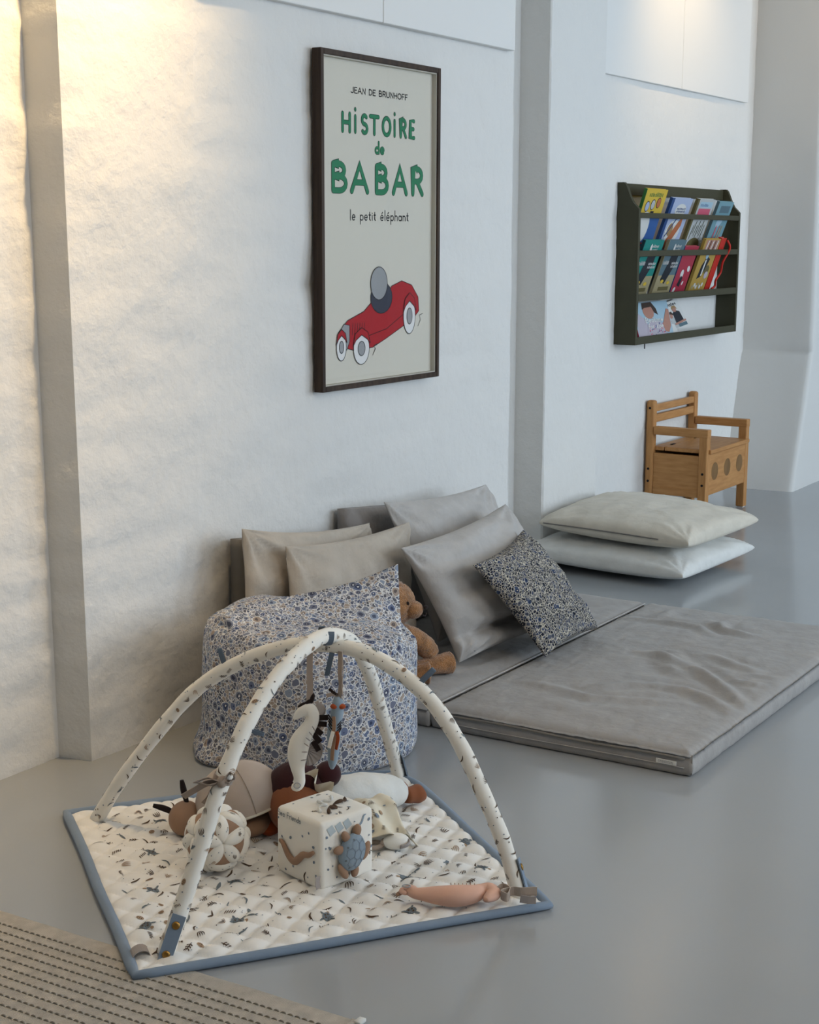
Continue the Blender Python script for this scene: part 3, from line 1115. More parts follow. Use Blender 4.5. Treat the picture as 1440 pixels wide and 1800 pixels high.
# ================================================================== storage bench
bn = thing('storage_bench', "small honey pine storage bench with arms against the far wall", 'bench', (7.13, 2.83, 0))
X0, X1, Y0, Y1 = 6.851, 7.416, 2.674, 2.992
pw = .042
for x in (X0, X1 - pw):
    g = G()
    pr = [(0, 0), (pw, 0)]
    V = []
    # rear post with a rounded head
    obj('rear_post', *bevbox((x, Y1 - pw, 0), (x + pw, Y1, .572), .012, 4), PINE_Z, bn, False)
    obj('front_post', *bevbox((x, Y0, .004), (x + pw, Y0 + pw, .412), .003, 1), PINE_Z, bn, False)
    obj('arm', *bevbox((x - .002, Y0 - .002, .408), (x + pw + .002, Y1 - pw, .447), .004, 2), PINE_Y, bn, False)
    obj('side_panel', *bevbox((x + .008, Y0 + pw, .155), (x + pw - .010, Y1 - pw, .318), .002, 1), PINE_Y, bn, False)
    obj('side_rail', *bevbox((x + .004, Y0 + pw, .118), (x + pw - .006, Y1 - pw, .157), .002, 1), PINE_Y, bn, False)
    obj('foot_glide', *bevbox((x + .006, Y0 + .006, 0), (x + pw - .006, Y0 + pw - .006, .005), 0), BOARD, bn, False)
for z0, z1 in ((.515, .548), (.462, .500)):
    obj('back_slat', *bevbox((X0 + pw, Y1 - .034, z0), (X1 - pw, Y1 - .014, z1), .003, 1), PINE, bn, False)
obj('lid', *bevbox((X0 + .022, Y0 - .012, .330), (X1 - .022, 2.900, .350), .004, 2), PINE, bn, False)
obj('rear_seat_board', *bevbox((X0 + .022, 2.903, .330), (X1 - .022, Y1 - .03, .349), .003, 1), PINE, bn, False)
for x in (X0 + .13, X1 - .13):
    obj('hinge', *bevbox((x - .02, 2.895, .350), (x + .02, 2.908, .3525), 0), P_BLACK, bn, False)
obj('rear_panel', *bevbox((X0 + pw, Y1 - .032, .13), (X1 - pw, Y1 - .018, .33), 0), PINE, bn, False)
obj('box_floor', *bevbox((X0 + pw, Y0 + .02, .135), (X1 - pw, Y1 - .03, .148), 0), PINE, bn, False)
fpn = obj('front_panel', *bevbox((X0 + pw, Y0 + .003, .128), (X1 - pw, Y0 + .02, .326), .002, 1), PINE, bn, False)
for x in (6.968, 7.133, 7.298):
    P = [(x + .043 * math.cos(t), Y0 + .0025, .238 + .043 * math.sin(t)) for t in np.linspace(0, 2 * math.pi, 33)[:-1]]
    Q = [(a, Y0 + .006, c) for a, _, c in P]
    obj('inlay_disc', P + Q, [tuple(range(32))] + [(i, i + 32, (i + 1) % 32 + 32, (i + 1) % 32) for i in range(32)], PINE_DARK, fpn, False)
for y in (Y0 + .02, Y1 - .02):
    for z in (.18, .235) if y < 2.8 else (.18, .24, .535):
        obj('screw_plug', *tube([(X0 + .001, y, z), (X0 - .002, y, z)], .006, 10), P_BLACK, bn, False)

# ================================================================== mattresses
CREASE = [
    ([[4.314, 1.873], [4.322, 1.802], [4.242, 1.696], [4.148, 1.571], [4.047, 1.474], [3.976, 1.415]], .013, .020),
    ([[4.347, 1.822], [4.173, 1.694], [4.176, 1.634]], .011, .03),
    ([[4.007, 1.685], [4.0, 1.596], [3.954, 1.495], [3.892, 1.427]], .011, .022),
    ([[3.847, 2.034], [3.825, 1.914], [3.792, 1.793], [3.844, 1.664], [3.872, 1.552]], .007, .022),
    ([[3.869, 1.847], [3.972, 1.765], [4.003, 1.692]], .007, .022),
    ([[4.71, 2.11], [4.721, 1.953], [4.707, 1.838], [4.63, 1.76]], .008, .02),
    ([[4.772, 2.015], [4.90, 1.997]], .007, .02),
    ([[4.803, 1.828], [4.718, 1.756], [4.687, 1.64]], .010, .02),
    ([[4.748, 1.777], [4.85, 1.79]], .008, .018),
    ([[4.382, 1.8], [4.28, 1.694], [4.176, 1.582]], .009, .018),
    ([[4.402, 1.68], [4.335, 1.582], [4.304, 1.493]], .009, .02),
    ([[4.257, 1.51], [4.278, 1.424]], .006, .015),
    ([[4.175, 1.53], [4.178, 1.423]], .006, .015),
    ([[3.70, 1.95], [3.68, 1.80], [3.64, 1.66]], .003, .03),
]


def seg_d(px, py, P):
    best, bs = 9, 0
    n = len(P) - 1
    for i in range(n):
        ax, ay = P[i]
        bx, by = P[i + 1]
        L2 = (bx - ax) ** 2 + (by - ay) ** 2
        s = max(0, min(1, ((px - ax) * (bx - ax) + (py - ay) * (by - ay)) / L2))
        d = math.hypot(px - ax - s * (bx - ax), py - ay - s * (by - ay))
        if d < best:
            best, bs = d, (i + s) / n
    return best, bs


def mattress(x0, x1, y0, y1, z1, nx, ny, creases, skew=0.0, seed=0):
    """padded slab: top grid with real creases, rounded edge, upright sides"""
    def top(x, y):
        ed = min(x - x0, x1 - x, y - y0, y1 - y)
        z = z1 - .016 * math.exp(-(ed / .012) ** 1.0) + .006 * min(1, ed / .2)
        z += .0025 * nz((x * 1.0, y, 0), 7, seed) + .0014 * nz((x * .7, y * 2, 0), 21, seed)
        for P, a, w in creases:
            d, s = seg_d(x, y, P)
            if d < .12:
                e = math.sin(math.pi * (.1 + .8 * s))
                z += a * e * (math.exp(-(d / w) ** 2) - .45 * math.exp(-((d - 1.9 * w) / w) ** 2))
        # puckers along the seams
        for dist, co in ((y - y0, x), (x - x0, y), (y1 - y, x)):
            if dist < .06:
                z += .0022 * math.exp(-dist / .025) * noise.noise(Vector((co * 55, seed, 0)))
        return z

    def ease(t):
        return t + .10 * math.sin(2 * math.pi * t) * -1 * .5
    V, F = [], []
    for i in range(nx + 1):
        for j in range(ny + 1):
            x = x0 + (x1 - x0) * ease(i / nx)
            y = y0 + (y1 - y0) * ease(j / ny)
            V.append((x + skew * (y - y0), y, top(x, y)))
    for i in range(nx):
        for j in range(ny):
            a = i * (ny + 1) + j
            F.append((a, a + ny + 1, a + ny + 2, a + 1))
    ring = [i * (ny + 1) for i in range(nx + 1)] + [nx * (ny + 1) + j for j in range(1, ny + 1)] + \
           [i * (ny + 1) + ny for i in range(nx - 1, -1, -1)] + [j for j in range(ny - 1, 0, -1)]
    m = len(ring)
    cx, cy = (x0 + x1) / 2, (y0 + y1) / 2
    prev = ring
    for k, (zf, outw) in enumerate(((.80, .004), (.55, .007), (.25, .005), (.06, .002), (0, -.004))):
        cur = []
        for r in ring:
            x, y, z = V[r]
            ox = -1 if x - skew * (y - y0) < x0 + 1e-6 else (1 if x - skew * (y - y0) > x1 - 1e-6 else 0)
            oy = -1 if y < y0 + 1e-6 else (1 if y > y1 - 1e-6 else 0)
            w = outw + .002 * noise.noise(Vector((x * 30, y * 30, zf * 2)))
            cur.append(len(V))
            V.append((x + ox * w, y + oy * w, z * zf + .001))
        for a in range(m):
            b = (a + 1) % m
            F.append((prev[a], cur[a], cur[b], prev[b])[::-1])
        prev = cur
    F.append(tuple(prev))
    return np.array(V), F


mt = thing('floor_mattress', 'large creased grey floor mattress in front, with a zip along its near side', 'mattress', (4.26, 1.76, 0))
V, F = mattress(3.520, 4.985, 1.385, 2.140, .068, 190, 120, CREASE, -.02, 1)
obj('padded_cover', V, F, MATGREY, mt)
zx = lambda y: 3.520 - .02 * (y - 1.385) - .0075
obj('zip_flap', *ribbon([(zx(y) - .001, y, .047 + .002 * math.sin(y * 14)) for y in np.linspace(1.40, 2.12, 30)], (0.35, 0, 1), .007, .003), GREYDK, mt)
obj('seam', *tube([(zx(y) - .0005, y, .024 + .001 * math.sin(y * 9)) for y in np.linspace(1.40, 2.12, 30)], .0012, 6), GREYLIN, mt)
obj('corner_seam', *tube([(3.5165, 1.381, z) for z in np.linspace(.008, .060, 8)], .0013, 6), GREYDK, mt)
lb = obj('care_label', *bevbox((zx(1.45) - .004, 1.420, .027), (zx(1.45) - .001, 1.475, .038), 0), WHITE, mt, False)
d = Decal(lambda u, v, l: (zx(1.45) - .004 - l, 1.475 - u, .027 + v))
for k in range(2):
    x = .006
    while x < .046:
        w = random.uniform(.002, .005)
        d.poly([(x, .0030 + .0035 * k), (x + w, .0030 + .0035 * k), (x + w, .0048 + .0035 * k), (x, .0048 + .0035 * k)], 0, .0004)
        x += w + .0012
d.build('label_print', lb, [P_GREY], 'stuff')

m2 = thing('floor_mattress', 'narrow grey floor mattress lying along the wall under the cushions', 'mattress', (4.26, 2.44, 0))
V, F = mattress(3.50, 4.975, 2.155, 2.715, .066, 110, 60, [([[3.75, 2.3], [3.9, 2.22], [4.1, 2.2]], .004, .02), ([[4.75, 2.5], [4.7, 2.3], [4.8, 2.2]], .005, .02)], 0, 5)
obj('padded_cover', V, F, MATGREY, m2)
obj('piping', *tube([(x, 2.150, .058) for x in np.linspace(3.51, 4.965, 30)], .003, 6), GREYLIN, m2)

# ================================================================== cushions
def slab_cushion(label, x0, x1, y0, y1, z0, z1, zr, mat):
    t = thing('back_cushion', label, 'cushion', ((x0 + x1) / 2, (y0 + y1) / 2, z0), 'flat cushions against the wall')
    bm = bmesh.new()
    bmesh.ops.create_grid(bm, x_segments=24, y_segments=18, size=.5)
    bm.free()
    V, F = [], []
    nx, nzq = 26, 18
    idx = {}
    for s in (0, 1):
        for i in range(nx + 1):
            for k in range(nzq + 1):
                u, v = i / nx, k / nzq
                x = x0 + (x1 - x0) * u
                zt = z1 + (zr - z1) * u
                z = z0 + (zt - z0) * v
                ed = min(u * (x1 - x0), (1 - u) * (x1 - x0), v * (zt - z0), (1 - v) * (zt - z0))
                in_ = .016 * math.exp(-ed / .012)
                y = (y0 + in_ + .006 * nz((x, z, 0), 9, 3)) if s == 0 else y1 - in_ * .5
                idx[(s, i, k)] = len(V)
                V.append((x, y, z))
    for i in range(nx):
        for k in range(nzq):
            F.append((idx[0, i, k], idx[0, i + 1, k], idx[0, i + 1, k + 1], idx[0, i, k + 1]))
            F.append((idx[1, i, k], idx[1, i, k + 1], idx[1, i + 1, k + 1], idx[1, i + 1, k]))
    for i in range(nx):
        F.append((idx[0, i, nzq], idx[0, i + 1, nzq], idx[1, i + 1, nzq], idx[1, i, nzq]))
        F.append((idx[0, i + 1, 0], idx[0, i, 0], idx[1, i, 0], idx[1, i + 1, 0]))
    for k in range(nzq):
        F.append((idx[0, 0, k], idx[0, 0, k + 1], idx[1, 0, k + 1], idx[1, 0, k]))
        F.append((idx[0, nx, k + 1], idx[0, nx, k], idx[1, nx, k], idx[1, nx, k + 1]))
    obj('cover', V, F, mat, t)
    return t


slab_cushion('flat taupe cushion upright against the wall, behind the left beige cushions', 3.345, 3.86, 2.672, 2.732, .07, .50, .44, GREYDK)
slab_cushion('flat taupe cushion upright against the wall, behind the upper grey cushion', 3.875, 4.640, 2.672, 2.732, .07, .508, .43, TAUPE_CUSH)


def cushion(name, label, corners, T, mat, seed, seam=True, group=None, **kw):
    TL, TR, BR, BL = corners
    c = (np.array(BL) + np.array(BR)) / 2
    t = thing(name, label, 'cushion', tuple(c), group)
    V, F, edge = pillow(TL, TR, BR, BL, T, seed, **kw)
    o = obj('cover', V, F, mat, t)
    return t


cushion('linen_cushion', 'warm beige linen cushion at the left end, upright behind the bean bag',
        ((3.268, 2.620, .552), (3.885, 2.609, .473), (3.83, 2.55, .085), (3.155, 2.55, .085)), .052, BEIGE, 1, wr=.013, pull=.085, back=.6,
        creases=((-.9, .0, -.2, .12, -.012, .12), (-.9, -.3, -.3, -.25, .008, .12), (.2, -.6, .5, -.2, -.006, .08)))
cushion('linen_cushion', 'warm beige linen cushion in front, between the bean bag and its twin',
        ((3.352, 2.533, .498), (3.985, 2.527, .470), (3.92, 2.46, .085), (3.225, 2.445, .085)), .058, BEIGE, 2, wr=.013, pull=.085, back=.5,
        creases=((.75, -.95, .1, .1, .010, .10), (.9, -.5, .0, .5, -.008, .10), (-.2, -.6, .1, .2, -.006, .08), (-.9, -.7, -.4, -.4, .008, .08)))
cushion('linen_cushion', 'light grey linen cushion standing highest against the wall in the middle',
        ((3.949, 2.599, .530), (4.575, 2.588, .503), (4.70, 2.44, .085), (4.02, 2.44, .085)), .070, GREYLIN, 3, wr=.013, pull=.07, back=.6,
        creases=((.8, -.9, .4, .3, -.008, .1), (-.8, -.7, -.2, .1, .008, .1)))
cushion('linen_cushion', 'big light grey linen cushion leaning in front, its lower edge folded',
        ((3.738, 2.40, .442), (4.430, 2.43, .470), (4.50, 2.20, .088), (3.870, 2.275, .080)), .085, GREYLIN, 4, wr=.014, pull=.075, back=.5,
        creases=((-.98, .60, .98, .66, -.050, .07), (-.98, .85, .98, .88, .020, .12), (-.95, -.55, -.2, -.25, .012, .10), (-.95, -.1, -.1, .0, -.014, .10), (-.9, .2, .1, .25, .012, .12), (.85, -.9, .1, -.1, .012, .10), (-.4, .3, .4, .5, .010, .1)))
cushion('floral_cushion', 'small dark floral cushion standing on one corner against the grey cushion',
        ((3.868, 2.229, .388), (4.310, 2.298, .415), (4.435, 2.085, .092), (4.030, 2.065, .092)), .070, FLORAL_DARK, 5, wr=.010, pull=.08, back=.35,
        creases=((-.5, .75, .4, .80, -.014, .09), (-.3, .55, .6, .60, .010, .1), (.8, -.8, .2, 0, .008, .1)))


def floor_pillow(label, corners, T, mat, seed, piped):
    c = sum(np.array(p) for p in corners) / 4
    t = thing('floor_pillow', label, 'pillow', (c[0], c[1], c[2] - T * .8))
    V, F, _ = pillow(*corners, T, seed, wr=.007, pull=.05, back=.8, q=.30, n=50)
    obj('cover', V, F, mat, t)
    if piped:
        TL, TR, BR, BL = (np.array(p) for p in corners)
        P = [TL + (BL - TL) * s + np.array((.0135 * math.sin(math.pi * s) * 1.0, 0, .001)) for s in np.linspace(.03, .80, 24)]
        obj('zip_seam', *tube(P, .0026, 6), GREYDK, t)
    return t


# corners named so that the front normal points up
floor_pillow('white floor pillow lying on the floor, lower of the stack', ((5.47, 2.935, .070), (6.15, 2.95, .070), (6.13, 2.165, .062), (5.435, 2.20, .062)), .075, WHITE, 11, False)
floor_pillow('cream floor pillow lying on top of the white floor pillow', ((5.500, 2.860, .196), (6.26, 2.90, .196), (6.105, 2.145, .186), (5.455, 2.19, .186)), .078, CREAM, 12, True)

# ================================================================== bean bag
bc = np.array((3.180, 2.325))
bb = thing('bean_bag', 'blue and grey floral bean bag pouf with a pointed corner, in front of the cushions', 'bean bag', (bc[0], bc[1], 0))
prof = [(0, .0), (.5, .0), (.88, .0005), (.965, .006), (.99, .03), (.995, .09), (1.0, .17), (1.0, .24), (.99, .29), (.96, .325), (.91, .347), (.83, .358), (.65, .366), (.40, .370), (.2, .373), (.0001, .374)]
pr = spline(prof, 64)
n = 96
V, F = [], []
fd = np.array((-.81, -.58))
for (rf, z) in pr:
    for j in range(n):
        th = 2 * math.pi * j / n
        dx, dy = math.cos(th), math.sin(th)
        lat = dx * .58 - dy * .81           # towards the right of the picture
        R = .288 * (1 + .03 * math.cos(3 * th + 1) + .015 * math.cos(5 * th))
        # a corner of the cloth sticks out at the lower left
        low = math.exp(-(z / .05) ** 2)
        R *= 1 + .16 * low * math.exp(-((lat + .92) / .12) ** 2) * (1 if dx * -.81 + dy * -.58 > -.3 else 0)
        dep = dx * .81 + dy * .58
        kd = 1 - .10 * abs(dep) if dep < 0 else 1 - .22 * dep
        x, y = bc[0] + dx * rf * R * kd, bc[1] + dy * rf * R * kd
        zz = z
        if z > .30:
            back_ = -(dx * fd[0] + dy * fd[1]) * rf
            k = min(1, (z - .30) / .06)
            zz += k * (.020 * back_ - .020 * lat * rf + .012 * nz((x, y, 0), 7, 2) + .006 * nz((x, y, 0), 18, 2))
            # dent beside the raised corner
            q = np.array((x, y)) - np.array((3.315, 2.10))
            zz -= .035 * math.exp(-(q @ q) / .05 ** 2) * k
        w = .006 * nz((x * 1.0, y, z * .35), 14, 4) + .004 * nz((x, y, z * .4), 30, 6)
        V.append((x + dx * w * min(1, rf * 2), y + dy * w * min(1, rf * 2), max(.001, zz)))
for i in range(len(pr) - 1):
    for j in range(n):
        j2 = (j + 1) % n
        F.append((i * n + j, i * n + j2, (i + 1) * n + j2, (i + 1) * n + j))
obj('body', V, F, FLORAL_BAG, bb)
# raised corner of the top: a ridge of gathered cloth ending in a point
ridge = spline([(2.985, 2.475, .382), (3.09, 2.435, .400), (3.22, 2.345, .418), (3.34, 2.25, .450), (3.405, 2.195, .478)], 30)
foot = spline([(2.96, 2.40, .345), (3.00, 2.33, .345), (3.08, 2.23, .335), (3.19, 2.15, .325), (3.305, 2.115, .315)], 30)
rear = spline([(3.01, 2.51, .35), (3.11, 2.46, .345), (3.25, 2.37, .34), (3.35, 2.27, .335), (3.397, 2.203, .33)], 30)
V, F = [], []
m = 16
for i in range(30):
    for k in range(m + 1):
        t = k / m
        p = ridge[i] * (1 - t) + foot[i] * t
        s = i / 29
        p = p + np.array((0, 0, 1)) * (-.034 * s * math.sin(math.pi * t) + .016 * (1 - s) * math.sin(math.pi * t) + .006 * nz(p, 16, 3))
        V.append(p)
    for k in range(1, 9):
        t = k / 8
        V.append(ridge[i] * (1 - t) + rear[i] * t + np.array((.006, .008, 0)) * math.sin(math.pi * t))
st = m + 9
order = list(range(m, -1, -1)) + list(range(m + 1, m + 9))
for i in range(29):
    for a, b in zip(order[:-1], order[1:]):
        F.append((i * st + a, i * st + b, (i + 1) * st + b, (i + 1) * st + a))
F.append(tuple(29 * st + a for a in order))
F.append(tuple(a for a in order[::-1]))
obj('corner_flap', V, F, FLORAL_BAG, bb)

# ================================================================== teddy bear
tb = thing('teddy_bear', 'curly caramel teddy bear sitting between the bean bag and the grey cushion', 'toy', (3.600, 2.390, 0.066))


def furry(d0):
    return lambda d: 1 + d0 * (noise.noise(Vector(d * 9)) + .7 * noise.noise(Vector(d * 19)))


fdir = unit((.25, -.90, -.10))     # the way the bear faces
fr_ = axes_from(fdir, (0, 0, 1))
obj('torso', *ellipsoid((3.595, 2.365, 0.161), (.062, .055, .088), None, 32, 24, furry(.06)), BEARFUR, tb)
hd = obj('head', *ellipsoid((3.610, 2.345, 0.306), (.070, .064, .066), None, 40, 28, furry(.07)), BEARFUR, tb)
obj('muzzle', *ellipsoid(V3(3.625, 2.283, 0.294), (.030, .026, .026), None, 28, 20, furry(.05)), BEARFUR, hd)
obj('nose', *ellipsoid(V3(3.642, 2.253, 0.302), (.009, .006, .006), None, 12, 8), BLACKISH, hd)
obj('mouth', *tube(spline([(3.620, 2.250, 0.284), (3.632, 2.248, 0.279), (3.644, 2.252, 0.284)], 10), .0016, 6), BLACKISH, hd)
for p in ((3.595, 2.285, 0.318), (3.642, 2.295, 0.322)):
    obj('eye', *ellipsoid(p, (.006, .006, .006), None, 10, 8), BLACKISH, hd)
for p in ((3.570, 2.360, 0.362), (3.665, 2.380, 0.353)):
    obj('ear', *ellipsoid(p, (.026, .014, .024), None, 24, 16, furry(.08)), BEARFUR, hd)
for P in ([(3.632, 2.360, 0.225), (3.690, 2.325, 0.190), (3.730, 2.300, 0.150), (3.742, 2.285, 0.128)], [(3.550, 2.335, 0.216), (3.530, 2.295, 0.166), (3.540, 2.265, 0.126)]):
    Q = spline(P, 22)
    rr = [.018 + .014 * math.sin(math.pi * min(1, .15 + .8 * i / 21)) for i in range(22)]
    rr[0] = .008
    rr[-1] = .010
    Vv, Ff = tube(Q, rr, 20)
    Vv = [np.array(v) + unit(np.array(v) - Q[len(Q) // 2]) * .004 * nz(v, 90) for v in Vv]
    obj('arm', Vv, Ff, BEARFUR, tb)
for P in ([(3.645, 2.345, 0.101), (3.690, 2.310, 0.101), (3.740, 2.280, 0.104), (3.776, 2.260, 0.104), (3.792, 2.252, 0.104)], [(3.610, 2.325, 0.096), (3.635, 2.295, 0.098), (3.660, 2.267, 0.100), (3.673, 2.252, 0.100)]):
    Q = spline(P, 24)
    rr = [.020 + .018 * (i / 23) ** 1.2 for i in range(24)]
    for k, f in enumerate((.25, .6, .82, .94)):
        rr[-1 - k] = rr[-5] * f
    Vv, Ff = tube(Q, rr, 22)
    Vv = [np.array(v) + np.array((0, 0, 1)) * .003 * nz(v, 90) + np.array((1, 0, 0)) * .003 * nz(v, 80, 4) for v in Vv]
    obj('leg', Vv, Ff, BEARFUR, tb)

# ================================================================== rug
rg = thing('woven_rug', 'beige woven rug with dark dashed stripes at the lower left', 'rug', (1.6, 2.0, 0))
RX = lambda y: 2.046 - .028 * (y - 1.41)
g = G()
nn_ = 60
for i in range(nn_ + 1):
    y = 1.405 + (3.0 - 1.405) * i / nn_ if False else 1.405 + 1.1 * i / nn_
    xe = RX(y) + .003 * noise.noise(Vector((y * 9, 0, 0)))
    for x in (.7, xe - .01, xe):
        g.V += [(x, y, .0045 if x < xe else .0015)]
for i in range(nn_):
    for k in range(2):
        a = i * 3 + k
        g.F.append((a, a + 1, a + 4, a + 3))
        g.I.append(0)
obj('weave', np.array(g.V), g.F, RUGM, rg)
g = G()
for s in range(24):
    off = .048 + .0262 * s
    y = 1.412
    while y < 2.5:
        L = .0120
        x = RX(y) - off
        P = [(x + .0015 * math.sin(math.pi * t) - .001, y + L * t, .0045 + .0012 * math.sin(math.pi * t)) for t in (0, .33, .66, 1)]
        g.add(*tube(P, [.0008, .0019, .0019, .0008], 5))
        y += .0150
tag(g.build('dashed_stripe', RUGSTITCH, rg), kind='stuff')
obj('end_hem', *bevbox((.7, 1.398, 0), (2.046, 1.412, .0055), .002, 1), RUGM, rg)
tagp = obj('corner_tab', *bevbox((2.035, 1.388, 0), (2.055, 1.402, .007), .001, 1), WHITE, rg)

# ================================================================== play gym
Q2 = np.array((1.950, 1.828))
EX = np.array((.8090, -.5878))
EY = np.array((.6018, .7986))
MW, MH = .845, .860
gym = thing('play_gym', 'baby play gym, quilted white mat with blue edge under two crossed padded arches', 'play gym', (2.55, 1.92, 0))


def qh(u, v):
    a = (u * MW + v * MH) * math.pi / .078
    b = (u * MW - v * MH) * math.pi / .078
    return .0045 + .0115 * (abs(math.sin(a)) * abs(math.sin(b))) ** .45


def qedge(u, v):
    # gently wavy, slightly rounded outline
    w = .004 * math.sin(u * 9 + 1) * (1 if abs(v - .5) > .49 else 0)
    return w


def qp(u, v, l=0.0):
    p = Q2 + EX * (u * MW) + EY * (v * MH)
    ed = min(u, 1 - u, v, 1 - v)
    z = .003 + qh(u, v) * min(1, ed / .03 + .35)
    # corner softened at the far right
    k = max(0, (u + v) - 1.86)
    p = p - (EX + EY) * k * .18
    return np.array((p[0], p[1], z + l))


NQ = 150
V = [qp(i / NQ, j / NQ) for i in range(NQ + 1) for j in range(NQ + 1)]
F = [(i * (NQ + 1) + j, (i + 1) * (NQ + 1) + j, (i + 1) * (NQ + 1) + j + 1, i * (NQ + 1) + j + 1) for i in range(NQ) for j in range(NQ)]
quilt = obj('quilted_mat', V, F, QUILT, gym)
B = []
for a, b in (((0, 0), (1, 0)), ((1, 0), (1, 1)), ((1, 1), (0, 1)), ((0, 1), (0, 0))):
    for k in range(24):
        t = k / 24
        B.append((a[0] + (b[0] - a[0]) * t, a[1] + (b[1] - a[1]) * t))
Pb = [qp(u, v) * np.array((1, 1, 0)) + np.array((0, 0, .0095)) for u, v in B]
Pb = [p + np.append((EX * math.sin(i * .5) + EY * math.cos(i * .37)) * .0012, 0) for i, p in enumerate(Pb)]
V, F = [], []
nb, ns = len(Pb), 10
for i in range(nb):
    t = unit(Pb[(i + 1) % nb] - Pb[i - 1])
    o_ = np.array((t[1], -t[0], 0))
    for j in range(ns):
        th = 2 * math.pi * j / ns
        V.append(Pb[i] + o_ * (.0115 * math.cos(th)) + np.array((0, 0, .0088 * math.sin(th))))
for i in range(nb):
    for j in range(ns):
        a, b = i * ns + j, i * ns + (j + 1) % ns
        c, d_ = ((i + 1) % nb) * ns + (j + 1) % ns, ((i + 1) % nb) * ns + j
        F.append((a, b, c, d_))
obj('blue_binding', V, F, BLUEBIND, gym)


# print motifs: 0 brown, 1 grey, 2 tan, 3 slate
def motif(d, kind, x, y, s, a, rr, sx=1.0, sy=1.0, lift=.0009):
    ca, sa = math.cos(a), math.sin(a)

    def T(px, py):
        return (x + (px * ca - py * sa) * s * sx, y + (px * sa + py * ca) * s * sy)

    def leaf(P, w, mi):
        P = spline(P, 7)
        k = len(P)
        A, Bq = [], []
        for i in range(k):
            t = unit(P[min(i + 1, k - 1)] - P[max(i - 1, 0)])
            ww = w * math.sin(math.pi * (.08 + .84 * i / (k - 1))) / 2
            A.append(T(P[i][0] - t[1] * ww, P[i][1] + t[0] * ww))
            Bq.append(T(P[i][0] + t[1] * ww, P[i][1] - t[0] * ww))
        lf = lift + d.up()
        d.g.add([d.fn(*q, lf) for q in A + Bq], [(i, i + 1, k + i + 1, k + i) for i in range(k - 1)], mi)

    def blob(cx, cy, rx, ry, mi, rot=0, n=9, lf=None):
        c, q = math.cos(rot), math.sin(rot)
        d.poly([T(cx + rx * math.cos(t) * c - ry * math.sin(t) * q, cy + rx * math.cos(t) * q + ry * math.sin(t) * c)
                for t in [2 * math.pi * k / n for k in range(n)]], mi, lf or lift)
    if kind == 'dot':
        blob(0, 0, .5, .5, rr.choice((0, 3, 3)), 0, 6)
    elif kind == 'leaf':
        leaf([(-.9, -.1), (0, .22), (.9, -.1)], .28, rr.choice((0, 0, 1)))
    elif kind == 'frond':
        mi = rr.choice((0, 0, 2))
        for q in (-.5, -.15, .2, .55):
            leaf([(-.6, q * .3), (0, q * .9 + .1), (.75, q * 1.0)], .15, mi)
    elif kind == 'twig':
        leaf([(-.8, 0), (0, .1), (.8, 0)], .14, 0)
        for q in (-.4, 0, .4):
            leaf([(q, .08), (q + .2, .35), (q + .35, .42)], .16, 0)
            leaf([(q, .08), (q + .25, -.18), (q + .4, -.22)], .16, 0)
    elif kind == 'comb':
        for q in (-.6, -.3, 0, .3, .6):
            leaf([(q, -.3), (q + .12, 0), (q + .22, .35)], .15, 0)
    elif kind == 'turtle':
        for fx, fy, r_ in ((.55, .62, .7), (.55, -.62, -.7), (-.5, .55, 2.3), (-.5, -.55, -2.3)):
            blob(fx, fy, .38, .14, 1, r_, 7)
        blob(.95, 0, .22, .18, 2, 0, 8)
        blob(0, 0, .72, .58, 1, 0, 14, lift + .0008)
        for q in range(5):
            t = q * 2 * math.pi / 5
            blob(.34 * math.cos(t), .28 * math.sin(t), .13, .12, 0, 0, 6, lift + .0014)
    elif kind == 'fish':
        leaf([(-.8, .05), (-.1, .16), (.55, .02)], .5, 1)
        leaf([(.5, .02), (.75, .25), (.95, .3)], .2, 1)
        leaf([(.5, .02), (.75, -.15), (.95, -.22)], .2, 1)
    elif kind == 'rainbow':
        for q in (.35, .6, .85):
            leaf([(-q, -.3), (0, q * .75 - .2), (q, -.3)], .12, rr.choice((0, 2)))
    elif kind == 'shell':
        blob(0, 0, .6, .42, 2, .2, 10)
        for q in (-.3, 0, .3):
            leaf([(q, -.3), (q + .06, 0), (q, .3)], .1, 0)


KINDS = ['leaf'] * 7 + ['frond'] * 4 + ['twig'] * 3 + ['comb'] * 3 + ['fish'] * 2 + ['rainbow'] * 2 + ['shell']
rq = random.Random(12)
dq = Decal(lambda u, v, l: qp(u, v, l))
cells = 20
for i in range(cells):
    for j in range(cells):
        u = (i + .5 + rq.uniform(-.32, .32)) / cells
        v = (j + .5 + rq.uniform(-.32, .32)) / cells
        if not (.04 < u < .96 and .04 < v < .96):
            continue
        k = 'turtle' if (i * 5 + j * 3) % 17 == 0 else rq.choice(KINDS)
        s = .018 if k == 'turtle' else rq.uniform(.011, .0165)
        motif(dq, k, u, v, s, rq.uniform(0, 6.28), rq, 1 / MW, 1 / MH)
for _ in range(420):
    motif(dq, 'dot', rq.uniform(.04, .96), rq.uniform(.04, .96), rq.uniform(.002, .0034), 0, rq, 1 / MW, 1 / MH)
dq.build('printed_motifs', quilt, INKS, 'stuff')

